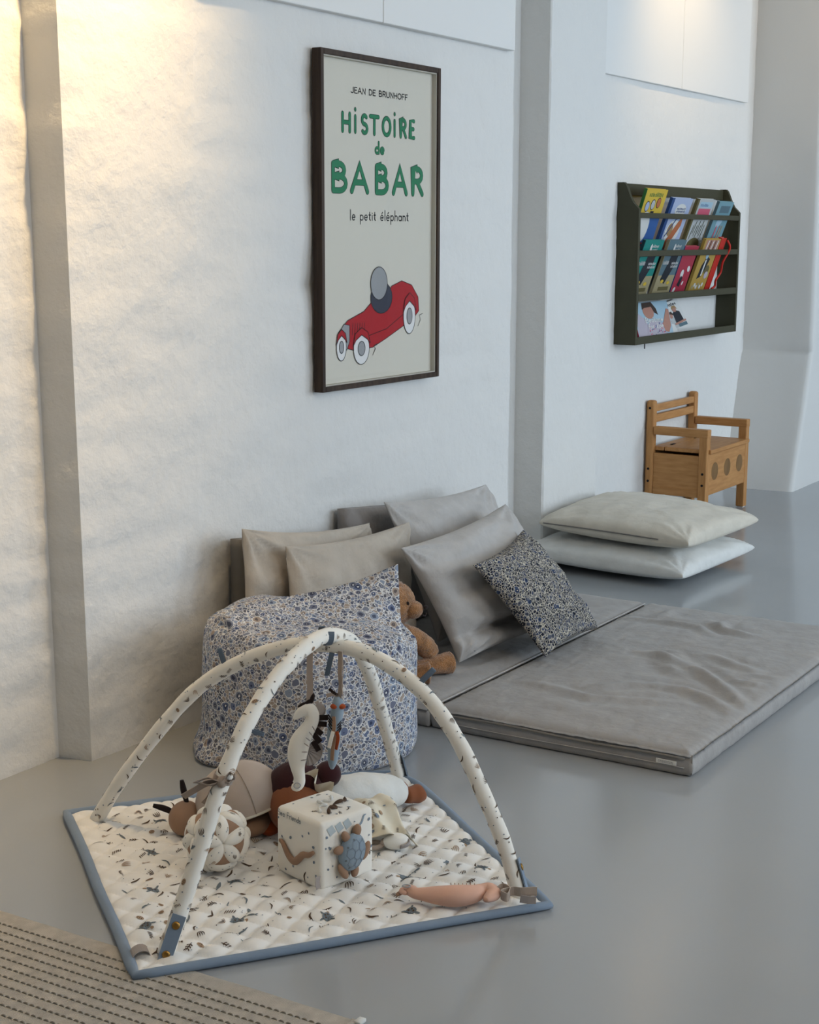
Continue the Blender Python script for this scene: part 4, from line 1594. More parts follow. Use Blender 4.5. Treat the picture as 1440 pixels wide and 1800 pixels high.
# arches
A1 = [[2.040, 1.836, 0.012], [2.073, 1.829, 0.081], [2.109, 1.821, 0.159], [2.171, 1.808, 0.300], [2.248, 1.803, 0.406], [2.346, 1.808, 0.474], [2.455, 1.817, 0.512], [2.57, 1.835, 0.516], [2.707, 1.864, 0.465], [2.827, 1.899, 0.359], [2.942, 1.939, 0.219], [3.035, 1.972, 0.1], [3.095, 1.992, 0.014]]
A2 = [[2.466, 2.420, 0.014], [2.487, 2.355, 0.121], [2.521, 2.251, 0.263], [2.545, 2.169, 0.354], [2.568, 2.073, 0.42], [2.591, 1.964, 0.467], [2.608, 1.87, 0.483], [2.622, 1.776, 0.476], [2.63, 1.695, 0.445], [2.636, 1.613, 0.389], [2.637, 1.544, 0.308], [2.634, 1.487, 0.215], [2.631, 1.436, 0.122], [2.624, 1.392, 0.012]]
TR_ = .0165


def arch(P, seed):
    Q = spline(P, 110)
    rr = random.Random(seed)
    V, F = tube(Q, [TR_ * (1 + .03 * math.sin(i * .9)) for i in range(110)], 16)
    o = obj('arch', V, F, IVORY, gym)
    L = np.concatenate([[0], np.cumsum(np.linalg.norm(np.diff(Q, axis=0), axis=1))])
    a = None
    fr = []
    t0 = unit(Q[1] - Q[0])
    a = unit(np.array((0, 0, 1.0)) - t0 * t0[2]) if abs(t0[2]) < .95 else unit(np.array((1.0, 0, 0)) - t0 * t0[0])
    for i in range(110):
        t = unit(Q[min(i + 1, 109)] - Q[max(i - 1, 0)])
        a = unit(a - t * np.dot(a, t))
        fr.append((a, np.cross(t, a)))

    def fn(s, w, l):
        s = min(max(s, 0), L[-1] - 1e-4)
        i = min(int(np.searchsorted(L, s, 'right')) - 1, 108)
        k = (s - L[i]) / (L[i + 1] - L[i])
        c = Q[i] * (1 - k) + Q[i + 1] * k
        aa = unit(fr[i][0] * (1 - k) + fr[i + 1][0] * k)
        bb_ = unit(fr[i][1] * (1 - k) + fr[i + 1][1] * k)
        th = w / TR_
        return c + (TR_ * 1.035 + l) * (math.cos(th) * aa + math.sin(th) * bb_)
    d = Decal(fn)
    s = .03
    while s < L[-1] - .03:
        for w in (0, 1, 2):
            k = rr.choice(KINDS)
            motif(d, k, s + rr.uniform(-.010, .010), (w + rr.uniform(-.2, .2)) * 2 * math.pi * TR_ / 3, rr.uniform(.0075, .0115), rr.uniform(0, 6.28), rr, lift=.0004)
        for _ in range(5):
            motif(d, 'dot', s + rr.uniform(-.018, .018), rr.uniform(0, 2 * math.pi * TR_), rr.uniform(.0024, .0036), 0, rr, lift=.0004)
        s += .036
    d.build('printed_motifs', o, INKS, 'stuff')
    return Q, L


arcA, LA = arch(A1, 3)
arcB, LB = arch(A2, 5)
ctr = np.array((2.55, 1.915, 0))


def snap_strap(Q, end, side=None, length=.082):
    """blue strap with two brass snaps holding the foot of an arch to the mat"""
    foot = Q[0] if end == 0 else Q[-1]
    seq = Q if end == 0 else Q[::-1]
    out = unit((foot - ctr) * np.array((1, 1, 0))) if side is None else unit(side)
    P = []
    for p in seq:
        if p[2] > length + .012:
            break
        P.append(p + out * (TR_ + .0035))
    P[0] = P[0] - np.array((0, 0, .004))
    P = spline(P, 10)
    wd = np.array((-out[1], out[0], 0))
    o = obj('snap_strap', *ribbon(P, wd, .0265, .0030), BLUEBIND, gym, False)
    for k in (1, 7):
        c = P[k]
        t = unit(P[k + 1] - P[k - 1])
        nn = unit(out - t * np.dot(out, t))
        ax = axes_from(nn, t)
        obj('brass_snap', *ellipsoid(c + nn * .0022, (.0078, .0078, .0030), ax, 16, 8), BRASS, o)
    return o


snap_strap(arcA, 0, (-.80, -.60, 0))
snap_strap(arcA, 1, (.75, -.66, 0))
snap_strap(arcB, 0, (.75, .66, 0))
snap_strap(arcB, 1, (.42, -.90, 0))


def loop_tab(base, d1, L, wdir, w=.012, mat=None, name='loop_tab'):
    """small folded ribbon loop standing off a tube"""
    base, d1 = np.array(base, float), unit(d1)
    n_ = unit(np.cross(d1, np.array(wdir, float)))
    P = [base + n_ * .0035, base + d1 * L * .6 + n_ * .0045, base + d1 * L * .95 + n_ * .003, base + d1 * L, base + d1 * L * .95 - n_ * .003, base + d1 * L * .6 - n_ * .0045, base - n_ * .0035]
    return obj(name, *ribbon(spline(P, 22), wdir, w, .0016), mat or BLUEWEB, gym, False)


SR = np.array((.536, -.844, 0.0))     # rightwards as seen from the room
SU = np.array((0, 0, 1.0))
SF = np.array((-.844, -.536, 0))    # towards the viewer


def near(Q, x_target=None, z=None, frm=0, to=110):
    return Q[frm + int(np.argmin([abs(q[2] - z) for q in Q[frm:to]]))]


pB = arcB[40]
loop_tab(arcB[int(110 * .285)] + SU * TR_ * .8 - SR * .004, (-.30 * SR + SU), .036, SR + .3 * SU, .010)
loop_tab(arcB[int(110 * .66)] + SU * TR_ * .8 + SR * .004, (.75 * SR + .75 * SU), .040, SR - SU, .011)
loop_tab(arcA[int(110 * .335)] + SR * TR_ * .9, (SR - .35 * SU), .026, SU + .3 * SR, .007)
top = arcA[int(110 * .575)]
# strap buttoned over the crossing, its end hanging below
Pk = []
for k in range(19):
    th = math.radians(100 + 300 * k / 18)
    Pk.append(np.array(top) + (TR_ + .003) * (math.cos(th) * unit(SF * .8 + SR * .3) + math.sin(th) * SU) + SR * (.014 * k / 18 - .006))
obj('crossing_strap', *ribbon(Pk, unit(SR + SF * -.3), .013, .0022), BLUEWEB, gym, False)
loop_tab(arcB[int(110 * .475)] - SU * (TR_ * .8) + SF * .01, -SU - .22 * SR, .052, SR, .011)
# label folded over the edge of the mat
c = qp(.015, .085)
P = [c + np.append(-EX * .010, -.004), c + np.append(-EX * .004, .010), c + np.append(EX * .010, .016), c + np.append(EX * .022, .012), c + np.append(EX * .026, .004)]
obj('side_label', *ribbon(spline(P, 14), np.append(EY, 0), .030, .0012), GREYFELT, gym, False)

# ================================================================== toy cube
CO = np.array((2.425, 1.750, .014))
CX, CY, CZ = unit((.970, -.235, 0)), unit((.245, .970, 0)), np.array((0, 0, 1.0))
CS = .147
cube = thing('activity_cube', 'soft white printed toy cube with a blue turtle on its side, on the play mat', 'toy', tuple(CO + (CX + CY) * CS / 2))
bm = bmesh.new()
bmesh.ops.create_cube(bm, size=2.0)
bmesh.ops.bevel(bm, geom=list(bm.edges), offset=.14, segments=5, affect='EDGES', profile=.5)
bmesh.ops.subdivide_edges(bm, edges=[e for e in bm.edges if e.calc_length() > .5], cuts=10, use_grid_fill=True)
V = []
for v in bm.verts:
    p = np.array(v.co)
    b = .045 * (1 - p[0] ** 2) * (1 - p[1] ** 2) + .045 * (1 - p[1] ** 2) * (1 - p[2] ** 2) + .045 * (1 - p[0] ** 2) * (1 - p[2] ** 2)
    p = p * (1 + np.clip(b, 0, .05))
    p = (p + 1) / 2
    p[2] = max(p[2], 0)
    V.append(CO + (CX * p[0] + CY * p[1] + CZ * p[2]) * CS)
bm.verts.index_update()
F = [tuple(v.index for v in f.verts) for f in bm.faces]
bm.free()
cb = obj('padded_body', V, F, IVORY, cube)
bul = lambda u, v: .0034 * max(0, 1 - (2 * u - 1) ** 2) * max(0, 1 - (2 * v - 1) ** 2)
# u right, v up on the two sides seen and the top
fR = lambda u, v, l: CO + CX * u * CS + CZ * v * CS - CY * (l + bul(u, v))            # right-hand side in view
fL = lambda u, v, l: CO + CY * (1 - u) * CS + CZ * v * CS - CX * (l + bul(u, v))      # left-hand side in view
fT = lambda u, v, l: CO + CX * u * CS + CY * v * CS + CZ * (CS + l + bul(u, v))
rc = random.Random(4)
CUB = INKS + [M('print_pale_blue', (.46, .52, .54), .9, .1), TAN, BLUEGREY]
dR, dL, dT = Decal(fR), Decal(fL), Decal(fT)
for d, pts in ((dR, [(.08, .62), (.14, .62), (.62, .88), (.90, .84), (.10, .78), (.12, .30), (.20, .33), (.9, .6), (.94, .42), (.55, .17), (.28, .14), (.16, .6), (.48, .72)]),
               (dL, [(.06, .84), (.75, .80), (.15, .58), (.35, .62), (.62, .72), (.85, .62), (.86, .40), (.40, .20), (.22, .10), (.72, .13), (.9, .2), (.3, .30)]),
               (dT, [(.2, .2), (.4, .12), (.7, .2), (.85, .4), (.55, .85), (.8, .8), (.2, .85)])):
    for x, y in pts:
        r = rc.uniform(.012, .028)
        d.disc(x, y, r * .8, r, 3, rc.uniform(0, 3), 10, .0008)
# pale fish pieces and a small seahorse print on the right side
for k in range(3):
    x = .10 + .15 * k
    dR.poly([(x, .90 + .012 * k), (x + .10, .94 + .012 * k), (x + .17, .83 + .012 * k), (x + .06, .78 + .012 * k)], 4, .0008)
dR.stroke(spline([(.60, .72), (.63, .78), (.70, .80), (.76, .84), (.80, .92), (.84, .93)], 14), .035, 6, .0010, taper=True)
motif(dR, 'twig', .88, .36, .09, -.7, rc, lift=.0008)
motif(dR, 'comb', .46, .12, .09, 0, rc, lift=.0008)
motif(dL, 'leaf', .66, .12, .10, 1.4, rc, lift=.0008)
for k in range(9):
    motif(dT, rc.choice(['comb', 'twig', 'leaf']), rc.uniform(.1, .9), rc.uniform(.1, .9), .06, rc.uniform(0, 6), rc, lift=.0008)
write(dL, 'Sea Friends', .05, .885, .085, .52, .010, 1, .0008)
dR.build('side_print', cb, CUB, 'stuff')
dL.build('side_print', cb, CUB, 'stuff')
dT.build('top_print', cb, CUB, 'stuff')
# turtle sewn to the right side
tcn = fR(.50, .48, .010)
tax = np.array([unit(CX * .95 - CZ * .30), unit(CX * .30 + CZ * .95), -CY])
tr = lambda a, b, c=0.0: tcn + tax[0] * a + tax[1] * b + tax[2] * c
sh = obj('turtle_shell', *ellipsoid(tcn, (.033, .040, .020), tax, 32, 20), BLUEGREY, cube)
ds = Decal(lambda u, v, l: tcn + tax[0] * u * .033 + tax[1] * v * .040 + tax[2] * (.020 * math.sqrt(max(0.02, 1 - u * u - v * v)) + .0006 + l))
hexes = [(0, 0)] + [(.52 * math.cos(t), .52 * math.sin(t)) for t in np.radians([0, 60, 120, 180, 240, 300])]
for hx_, hy in hexes:
    P = [(hx_ + .29 * math.cos(t), hy + .29 * math.sin(t)) for t in np.radians([30, 90, 150, 210, 270, 330, 390])]
    ds.stroke(P, .035, 3, 0, round_=False)
for t in np.radians([20, 70, 120, 160, 210, 250, 310, 345]):
    ds.disc(.82 * math.cos(t), .82 * math.sin(t), .06, mi=1, lift=0)
ds.build('shell_print', sh, CUB, 'stuff')
obj('turtle_head', *ellipsoid(tr(.002, .045, -.002), (.010, .014, .009), tax, 18, 12), TAN, cube)
for a, b, rot, la in ((-.026, .030, 140, .016), (.040, .004, 80, .021), (-.036, .002, 190, .016), (-.012, -.042, 320, .022), (.022, -.040, 275, .014)):
    dr = tax[0] * math.cos(math.radians(rot)) + tax[1] * math.sin(math.radians(rot))
    ax = axes_from(tax[2], dr)
    obj('turtle_flipper', *ellipsoid(tr(a, b, -.001), (la, .0095, .007), ax, 18, 12), TAN, cube)
# brown seahorse strip sewn on the left side
P = [fL(u, v, .004) for u, v in ((.12, .52), (.20, .50), (.32, .36), (.45, .30), (.55, .36), (.66, .46), (.78, .49), (.88, .56))]
obj('fabric_seahorse', *tube(spline(P, 24), [.004 + .0045 * math.sin(math.pi * i / 23) for i in range(24)], 10, flat=(1, .7)), TAN, cube)
obj('side_tag', *ribbon([fL(.99, .06, .006), fL(.99, .15, .009), fL(.985, .24, .006)], CX, .012, .001), GREYFELT, cube, False)
# cord seaweed lying on the top
for P in ([(.25, .30), (.33, .42), (.45, .40), (.42, .55), (.55, .60), (.62, .50), (.72, .62)], [(.30, .18), (.42, .30), (.52, .26), (.58, .40), (.75, .36), (.9, .52)]):
    obj('cord_trim', *tube([fT(x, y, .004 + .003 * math.sin(x * 20)) for x, y in spline(P, 30)], [.0028 + .0014 * math.sin(i) for i in range(30)], 8), INK_BROWN if P[0][0] > .27 else WHITE, cube)

# ================================================================== puzzle ball
BCn = np.array((2.400, 2.005, .084))
BR = .0715
ball = thing('fabric_ball', 'patchwork ball of white and brown stuffed petals on the play mat', 'toy', (BCn[0], BCn[1], .013))
# twelve pentagon centres, five white petals round each in turn
ph = (1 + 5 ** .5) / 2
ico = [unit(v) for v in [(0, s1, s2 * ph) for s1 in (1, -1) for s2 in (1, -1)] + [(s1, s2 * ph, 0) for s1 in (1, -1) for s2 in (1, -1)] + [(s2 * ph, 0, s1) for s1 in (1, -1) for s2 in (1, -1)]]
view = unit(V3(-.81, -.50, .30))
z_ax = unit(ico[0])
Rm = axes_from(unit(view + .35 * SR - .12 * SU), SU)
src = axes_from(ico[0], ico[4])
ico = [Rm.T @ (src @ v) for v in ico]
edges = [(i, j) for i in range(12) for j in range(i + 1, 12) if np.dot(ico[i], ico[j]) > .4]
k = 0
tris = [(i, j, q) for i, j in edges for q in range(j + 1, 12) if (i, q) in edges and (j, q) in edges]
obj('core', *ellipsoid(BCn, (BR * .72,) * 3, None, 24, 16), MAROON, ball)
for i, j, q in tris:
    # brown stuffed wedge in each gap between three white petals
    a, b, c = ico[i], ico[j], ico[q]
    V, F = [], []
    nu = 9
    for p in range(nu + 1):
        for r_ in range(nu + 1 - p):
            w = np.array((p, r_, nu - p - r_)) / nu
            d_ = unit(w[0] * a + w[1] * b + w[2] * c)
            V.append(BCn + d_ * BR * (.74 + .21 * (27 * w[0] * w[1] * w[2]) ** .35))
    row = [sum(nu + 1 - x for x in range(p)) for p in range(nu + 2)]
    for p in range(nu):
        for r_ in range(nu - p):
            A_ = row[p] + r_
            F.append((A_, row[p + 1] + r_, A_ + 1))
            if r_ < nu - p - 1:
                F.append((A_ + 1, row[p + 1] + r_, row[p + 1] + r_ + 1))
    obj('brown_wedge', V, F, TAN, ball)
rb2 = random.Random(3)
for i, j in edges:
    # white petal spanning two neighbouring centres: a puffed lens
    a, b = ico[i], ico[j]
    side_ = unit(np.cross(a, b))
    nu, nv = 16, 10

    def pet(t, s, l=0.0, a=a, b=b, side_=side_):
        t, s = min(max(t, 0), 1), min(max(s, -1), 1)
        st = math.sin(math.pi * t)
        d_ = unit(unit(a * (1 - t) + b * t) + side_ * s * (.29 * st ** .75 + .004))
        return BCn + d_ * (BR * (.80 + .22 * st ** .45 - .16 * st ** .5 * abs(s) ** 2.6) + l)
    V = [pet(p / nu, 2 * q / nv - 1) for p in range(nu + 1) for q in range(nv + 1)]
    F = [(p * (nv + 1) + q, p * (nv + 1) + q + 1, (p + 1) * (nv + 1) + q + 1, (p + 1) * (nv + 1) + q) for p in range(nu) for q in range(nv)]
    o = obj('petal', V, F, IVORY, ball)
    dp = Decal(pet)
    for _ in range(4):
        motif(dp, 'dot', rb2.uniform(.2, .8), rb2.uniform(-.6, .6), .035, 0, rb2, 1, 3)
    motif(dp, rb2.choice(['leaf', 'frond', 'twig']), rb2.uniform(.35, .65), rb2.uniform(-.3, .3), .11, rb2.uniform(0, 6), rb2, 1, 2.6)
    dp.build('printed_motifs', o, INKS, 'stuff')

# ================================================================== domed plush
dm = thing('plush_snail', 'plush snail toy with a taupe dome shell and dark feelers, behind the fabric ball', 'toy', (2.60, 2.13, .014))
DC = V3(2.600, 2.100, .080)
dax = axes_from(unit(SU * 1.0 - SF * .10 - SR * .30), SR)


def dome_pt(th, ph, r=(.104, .098, .094)):
    return DC + dax.T @ np.array((r[0] * math.sin(ph) * math.cos(th), r[1] * math.sin(ph) * math.sin(th), r[2] * math.cos(ph)))


V, F = [], []
nd, md = 48, 22
for i in range(md + 1):
    p = (math.pi * .56) * i / md
    for j in range(nd):
        V.append(dome_pt(2 * math.pi * j / nd, p))
for i in range(md):
    for j in range(nd):
        F.append((i * nd + j, (i + 1) * nd + j, (i + 1) * nd + (j + 1) % nd, i * nd + (j + 1) % nd))
F.append(tuple(range(md * nd, (md + 1) * nd)))
shl = obj('dome_shell', V, F, TAUPE, dm)
for th in (-1.15, .55, 2.4):
    obj('shell_seam', *tube([dome_pt(th, p, (.1045, .0985, .0945)) for p in np.linspace(.1, math.pi * .55, 20)], .0012, 6), TAUPE_RIB, shl)
obj('shell_rim', *tube([dome_pt(2 * math.pi * j / 48, math.pi * .56) for j in range(49)], .0032, 8), CREAM, shl)
obj('body', *ellipsoid(DC - SU * .040, (.085, .080, .035), None, 32, 18), TAN, dm)
hdc = V3(2.512, 2.190, .052)
hd_ = obj('head', *ellipsoid(hdc, (.040, .036, .040), None, 28, 18), TAN, dm)
for P in ([hdc - SR * .02 + SU * .010, hdc - SR * .045 + SU * .022, hdc - SR * .072 + SU * .030], [hdc + SU * .035 + SR * .005, hdc + SU * .065 - SR * .002, hdc + SU * .090 - SR * .006]):
    obj('feeler', *tube(spline(P, 12), [.0045 + .0028 * math.sin(math.pi * i / 11) for i in range(12)], 10), BLACKISH, hd_)
P = []
for k in range(24):
    t = k / 23
    q = dome_pt(-.35 + .9 * t, math.pi * .50)
    P.append(q + SR * (.012 + .005 * math.sin(t * 30)) - SU * (.012 + .012 * t))
obj('ruffle', *ribbon(P, unit(SU + SF * .2), .026, .002), CREAM, dm)
obj('foot', *ellipsoid(DC + SR * .070 - SU * .050 + SF * .02, (.030, .022, .020), None, 20, 14), TERRACOTTA, dm)
# ribbon bow that ties it to the arch
kn = arcA[int(110 * .235)] * 1.0
kn = np.array((2.172, 1.806, .305)) + SF * .018
kn = np.array(near(arcA, z=.325, to=45)) + SF * (TR_ + .004)
obj('bow_knot', *ellipsoid(kn, (.011, .010, .012), None, 14, 10), TAUPE_RIB, dm)
th_ = []
cA = np.array(near(arcA, z=.325, to=45))
for k in range(25):
    t = 2 * math.pi * k / 24
    th_.append(cA + (TR_ + .0022) * (math.cos(t) * unit(SF) + math.sin(t) * unit(SR * .93 - SU * .35)))
obj('bow_band', *ribbon(th_, unit(SU * .93 + SR * .35), .012, .0022), TAUPE_RIB, dm, False)
for P in ([(0, 0), (.014, .016), (.024, .012), (.018, .0), (0, 0)], [(0, 0), (-.025, .006), (-.050, .0), (-.028, -.006), (0, 0)]):
    obj('bow_loop', *ribbon([kn + SR * a + SU * b + SF * .004 * math.sin(i) for i, (a, b) in enumerate(spline(P, 18))], SF * .9 + SU * .5, .013, .0016), TAUPE_RIB, dm, False)
for P in ([(0, 0), (-.030, -.006), (-.055, -.022), (-.078, -.038)], [(0, 0), (-.016, -.018), (-.028, -.040), (-.038, -.052)]):
    obj('bow_tail', *ribbon([kn + SR * a + SU * b - SF * .02 * i / 11 for i, (a, b) in enumerate(spline(P, 12))], SU * .8 + SF * .4, .014, .0016), TAUPE_RIB, dm, False)

# ================================================================== rag doll
dl = thing('rag_doll', 'brown rag doll in a white romper lying on the mat behind the toy cube', 'doll', (2.72, 1.95, .014))
HC = V3(2.640, 1.972, .086)
hdD = obj('head', *ellipsoid(HC, (.066, .064, .064), None, 36, 24), BROWNSKIN, dl)
obj('hair', *ellipsoid(HC + V3(.022, .018, .026), (.066, .068, .066), None, 36, 24, lambda d: 1 + .02 * math.sin(d[0] * 40 + d[1] * 25)), MAROON, hdD)
obj('hair_bun', *ellipsoid(HC + V3(.060, -.030, .062) + SR * .012, (.030, .030, .030), None, 24, 16), MAROON, hdD)
for s in (-1, 1):
    obj('eye', *ellipsoid(HC + unit(V3(-.55, -.75, .15) + SR * .3 * s) * .0655, (.004, .004, .004), None, 10, 8), BLACKISH, hdD)
obj('mouth', *tube(spline([HC + unit(V3(-.55, -.75, -.25) + SR * .15 * s) * .0655 for s in (-1, 0, 1)], 8), .0014, 6), TERRACOTTA, hdD)
bp_ = spline([(2.690, 1.950, .075), (2.745, 1.935, .080), (2.80, 1.915, .075), (2.86, 1.895, .064), (2.905, 1.882, .054), (2.925, 1.876, .048)], 40)
rrb = [r for r in spline([(.034, 0), (.050, 0), (.054, 0), (.050, 0), (.040, 0), (.028, 0)], 40)[:, 0]]
V, F = tube(bp_, rrb, 28, flat=(.88, 1.05))
V = [np.array(v) + unit(np.array(v) - bp_[20]) * (.0035 * nz(v, 28, 2) + .002 * nz(v, 60, 3)) for v in V]
obj('romper', V, F, WHITE, dl)
for dy in (-.020, .024):
    P = spline([(2.915, 1.876 + dy, .046), (2.938, 1.868 + dy, .044), (2.955, 1.862 + dy * 1.1, .044), (2.962, 1.860 + dy * 1.1, .046)], 14)
    obj('foot', *tube(P, [.018, .019, .020, .020, .021, .022, .023, .023, .022, .021, .019, .016, .011, .005], 16), BROWNSKIN, dl)
for P in ([(2.70, 1.905, .09), (2.73, 1.87, .06), (2.75, 1.85, .035)], [(2.73, 1.985, .09), (2.77, 1.99, .06), (2.80, 1.99, .035)]):
    obj('arm', *tube(spline(P, 12), [.012, .016, .017, .017, .016, .016, .016, .016, .016, .015, .012, .006], 14), BROWNSKIN, dl)
# gathered floral collar
V, F = [], []
cc = V3(2.668, 1.940, .098)
cax = axes_from(unit(V3(.75, -.20, .35)), SU)
for i in range(4):
    r = .024 + .016 * i
    for j in range(64):
        t = 2 * math.pi * j / 64
        q = np.array((r * math.cos(t), r * math.sin(t), .006 * i * math.sin(9 * t) + .004 * i))
        p = cc + cax.T @ q
        p[2] = max(p[2], .028)
        V.append(p)
for i in range(3):
    for j in range(64):
        F.append((i * 64 + j, i * 64 + (j + 1) % 64, (i + 1) * 64 + (j + 1) % 64, (i + 1) * 64 + j))
obj('ruffled_collar', V, F, MUSTARD, dl)

# ================================================================== printed muslin cloth
ck = G()
cl_x, cl_y = unit((.86, -.50, 0)), unit((.50, .86, 0))
c0 = V3(2.655, 1.865, 0)
NC = 46


def cloth(u, v):
    """crumpled cloth heaped against the doll, folding down to the mat towards the viewer"""
    p = c0 + cl_x * (u * .150) + cl_y * (v * .105 - .080)
    prof = .030 + .060 * (1 / (1 + math.exp(-(v - .42) * 9))) + .022 * math.sin(math.pi * u) * (1 - .5 * v)
    fold = .008 * math.sin(u * 15 + 2.5 * v) * (1 - v * .5) + .009 * nz((u, v, 0), 3.5, 2) + .003 * nz((u, v, 0), 8, 5)
    out = -.020 * math.sin(u * 13 + 1) * max(0, 1 - v * 2.2)
    p = p + cl_y * out
    e = min(u, 1 - u) * 8
    z = max(.017, (prof + fold) * min(1, .35 + e * .65))
    return np.array((p[0], p[1], z))


V = [cloth(i / NC, j / NC) for i in range(NC + 1) for j in range(NC + 1)]
F = [(i * (NC + 1) + j, (i + 1) * (NC + 1) + j, (i + 1) * (NC + 1) + j + 1, i * (NC + 1) + j + 1) for i in range(NC) for j in range(NC)]
mc = thing('muslin_cloth', 'crumpled cream muslin cloth with brown prints beside the toy cube', 'cloth', tuple(c0 + V3(0, 0, .014)))
mo = obj('sheet', V, F, MUSTARD, mc)
md_ = mo.modifiers.new('thickness', 'SOLIDIFY')
md_.thickness = .0016
md_.offset = -1
dm_ = Decal(lambda u, v, l: cloth(min(max(u, 0), 1), min(max(v, 0), 1)) + (SF * .7 + SU) * (l + .0012))
r5 = random.Random(8)
for k in range(26):
    motif(dm_, r5.choice(['leaf', 'shell', 'twig', 'dot', 'comb']), r5.uniform(.06, .94), r5.uniform(.03, .95), r5.uniform(.05, .085), r5.uniform(0, 6), r5)
dm_.build('printed_motifs', mo, INKS, 'stuff')

# ================================================================== shell rattle
sr = thing('shell_rattle', 'ivory shell rattle with a grey band lying at the right of the toy cube', 'rattle', (2.697, 1.742, .014))
SC_ = V3(2.694, 1.740, .034)
sax = np.array([unit(SR * .96 - SF * .15), unit(SF * .9 + SR * .1), SU])
obj('pod', *ellipsoid(SC_, (.030, .022, .018), sax, 32, 20), IVORY, sr)
P = [SC_ + sax[0] * .0305 * math.sin(t) * .98 + sax[1] * .0228 * math.cos(t) * .72 + SU * (.0125 * math.cos(t) * -.35 + .001) + SF * .010 for t in np.linspace(.25, 2.2, 20)]
obj('grey_band', *ribbon(P, SU * .8 + SF * .5, .011, .0022), GREYFELT, sr)
hc = SC_ - SR * .050 + SF * .002 - SU * .008
obj('handle', *tube([hc + sax[0] * .018 * math.cos(t) + sax[1] * .016 * math.sin(t) for t in np.linspace(0, 2 * math.pi, 30)], .0055, 10), TAUPE_RIB, sr)
obj('neck', *tube([hc + sax[0] * .017, SC_ - sax[0] * .024], [.007, .010], 12), TAUPE_RIB, sr)


# ================================================================== seahorse toys
def seahorse(name, label, base, mat, path, radii, ex_, ey_, fl=(1, .8), cat='toy'):
    """body swept along a path given in mm along ex_, ey_"""
    t = thing(name, label, cat, tuple(base))
    P = np.array([base + ex_ * a / 1000 + ey_ * b / 1000 for a, b in path])
    Q = spline(P, 70)
    rr = spline([(r / 1000, 0) for r in radii], 70)[:, 0]
    rr = np.maximum(rr, .0008)
    dep = np.cross(ex_, ey_)
    obj('body', *tube(Q, rr, 22, flat=fl, up=dep), mat, t)
    return t, (lambda a, b, c=0.0: base + ex_ * a / 1000 + ey_ * b / 1000 + dep * c / 1000)


# white one, hanging
hb = V3(2.548, 1.864, .456)
ws, wp = seahorse('seahorse_toy', 'ivory seahorse toy with black fins hanging by a taupe strap from the arch', hb, IVORY,
                  [(-36, -123), (-28, -115), (-16, -106), (-3, -103), (4, -114), (2, -130), (-8, -148), (-20, -168), (-27, -190), (-29, -212), (-28, -234), (-25, -252), (-26, -266), (-33, -274), (-38, -268)],
                  [3, 8, 13, 15.5, 15, 15, 17, 21, 22.5, 20, 15, 12.5, 13, 12, 4], SR, SU, (.72, 1))
obj('strap', *ribbon([wp(0, 24, 3), wp(-1, -20, 2), wp(0, -50, 1), wp(-3, -88, 0)], SR, .013, .0016), TAUPE_RIB, ws, False)
for a, b, r_ in ((-16, -92, 25), (-6, -87, 40), (4, -78, 75)):
    obj('crest', *ellipsoid(wp(a, b), (.012, .005, .004), [SR * math.cos(math.radians(r_)) + SU * math.sin(math.radians(r_)), -SR * math.sin(math.radians(r_)) + SU * math.cos(math.radians(r_)), SF], 14, 10), BLACKISH, ws)
obj('ear', *ellipsoid(wp(20, -104, -4), (.013, .015, .005), [SR, SU, SF], 16, 10), GREYFELT, ws)
for a, b, r_ in ((27, -120, 2), (24, -134, -5), (16, -150, -40), (14, -166, -50), (12, -184, -60)):
    c_, s_ = math.cos(math.radians(r_)), math.sin(math.radians(r_))
    e1, e2 = SR * c_ + SU * s_, -SR * s_ + SU * c_
    o = wp(a, b)
    Vv = [o + e1 * x + e2 * y + SF * z for z in (-.002, .002) for x, y in ((-.013, -.006), (.011, -.0055), (.011, .0055), (-.013, .006))]
    obj('black_fin', Vv, [(3, 2, 1, 0), (4, 5, 6, 7), (0, 1, 5, 4), (1, 2, 6, 5), (2, 3, 7, 6), (3, 0, 4, 7)], BLACKISH, ws, False)
V, F = [], []
for k in range(15):
    a = math.radians(58 - 150 * k / 14)
    for q in range(6):
        r = .034 * q / 5
        V.append(wp(-8, -192, 3 * (k % 2) - 1.5) + SR * r * math.cos(a) + SU * r * math.sin(a) * 1.05)
for k in range(14):
    for q in range(5):
        A_ = k * 6 + q
        F.append((A_, A_ + 6, A_ + 7, A_ + 1))
ff = obj('pleated_fin', V, F, GREYFELT, ws, False)
sm = ff.modifiers.new('thickness', 'SOLIDIFY')
sm.thickness = .002
for a, b, r_ in ((4, -138, -60), (-2, -150, -50), (-8, -162, -40), (-12, -174, -35), (-16, -190, 0), (-18, -208, 10)):
    obj('stitch', *ellipsoid(wp(a + 4, b, 20), (.007, .0015, .0012), [SR * math.cos(math.radians(r_)) + SU * math.sin(math.radians(r_)), -SR * math.sin(math.radians(r_)) + SU * math.cos(math.radians(r_)), SF], 8, 6), GREYFELT, ws)
obj('tail_ring', *tube([wp(-29 + 7 * math.cos(t), -268 + 6 * math.sin(t), 12.5) for t in np.linspace(0, 2 * math.pi, 20)], .0011, 6), P_GREY, ws)

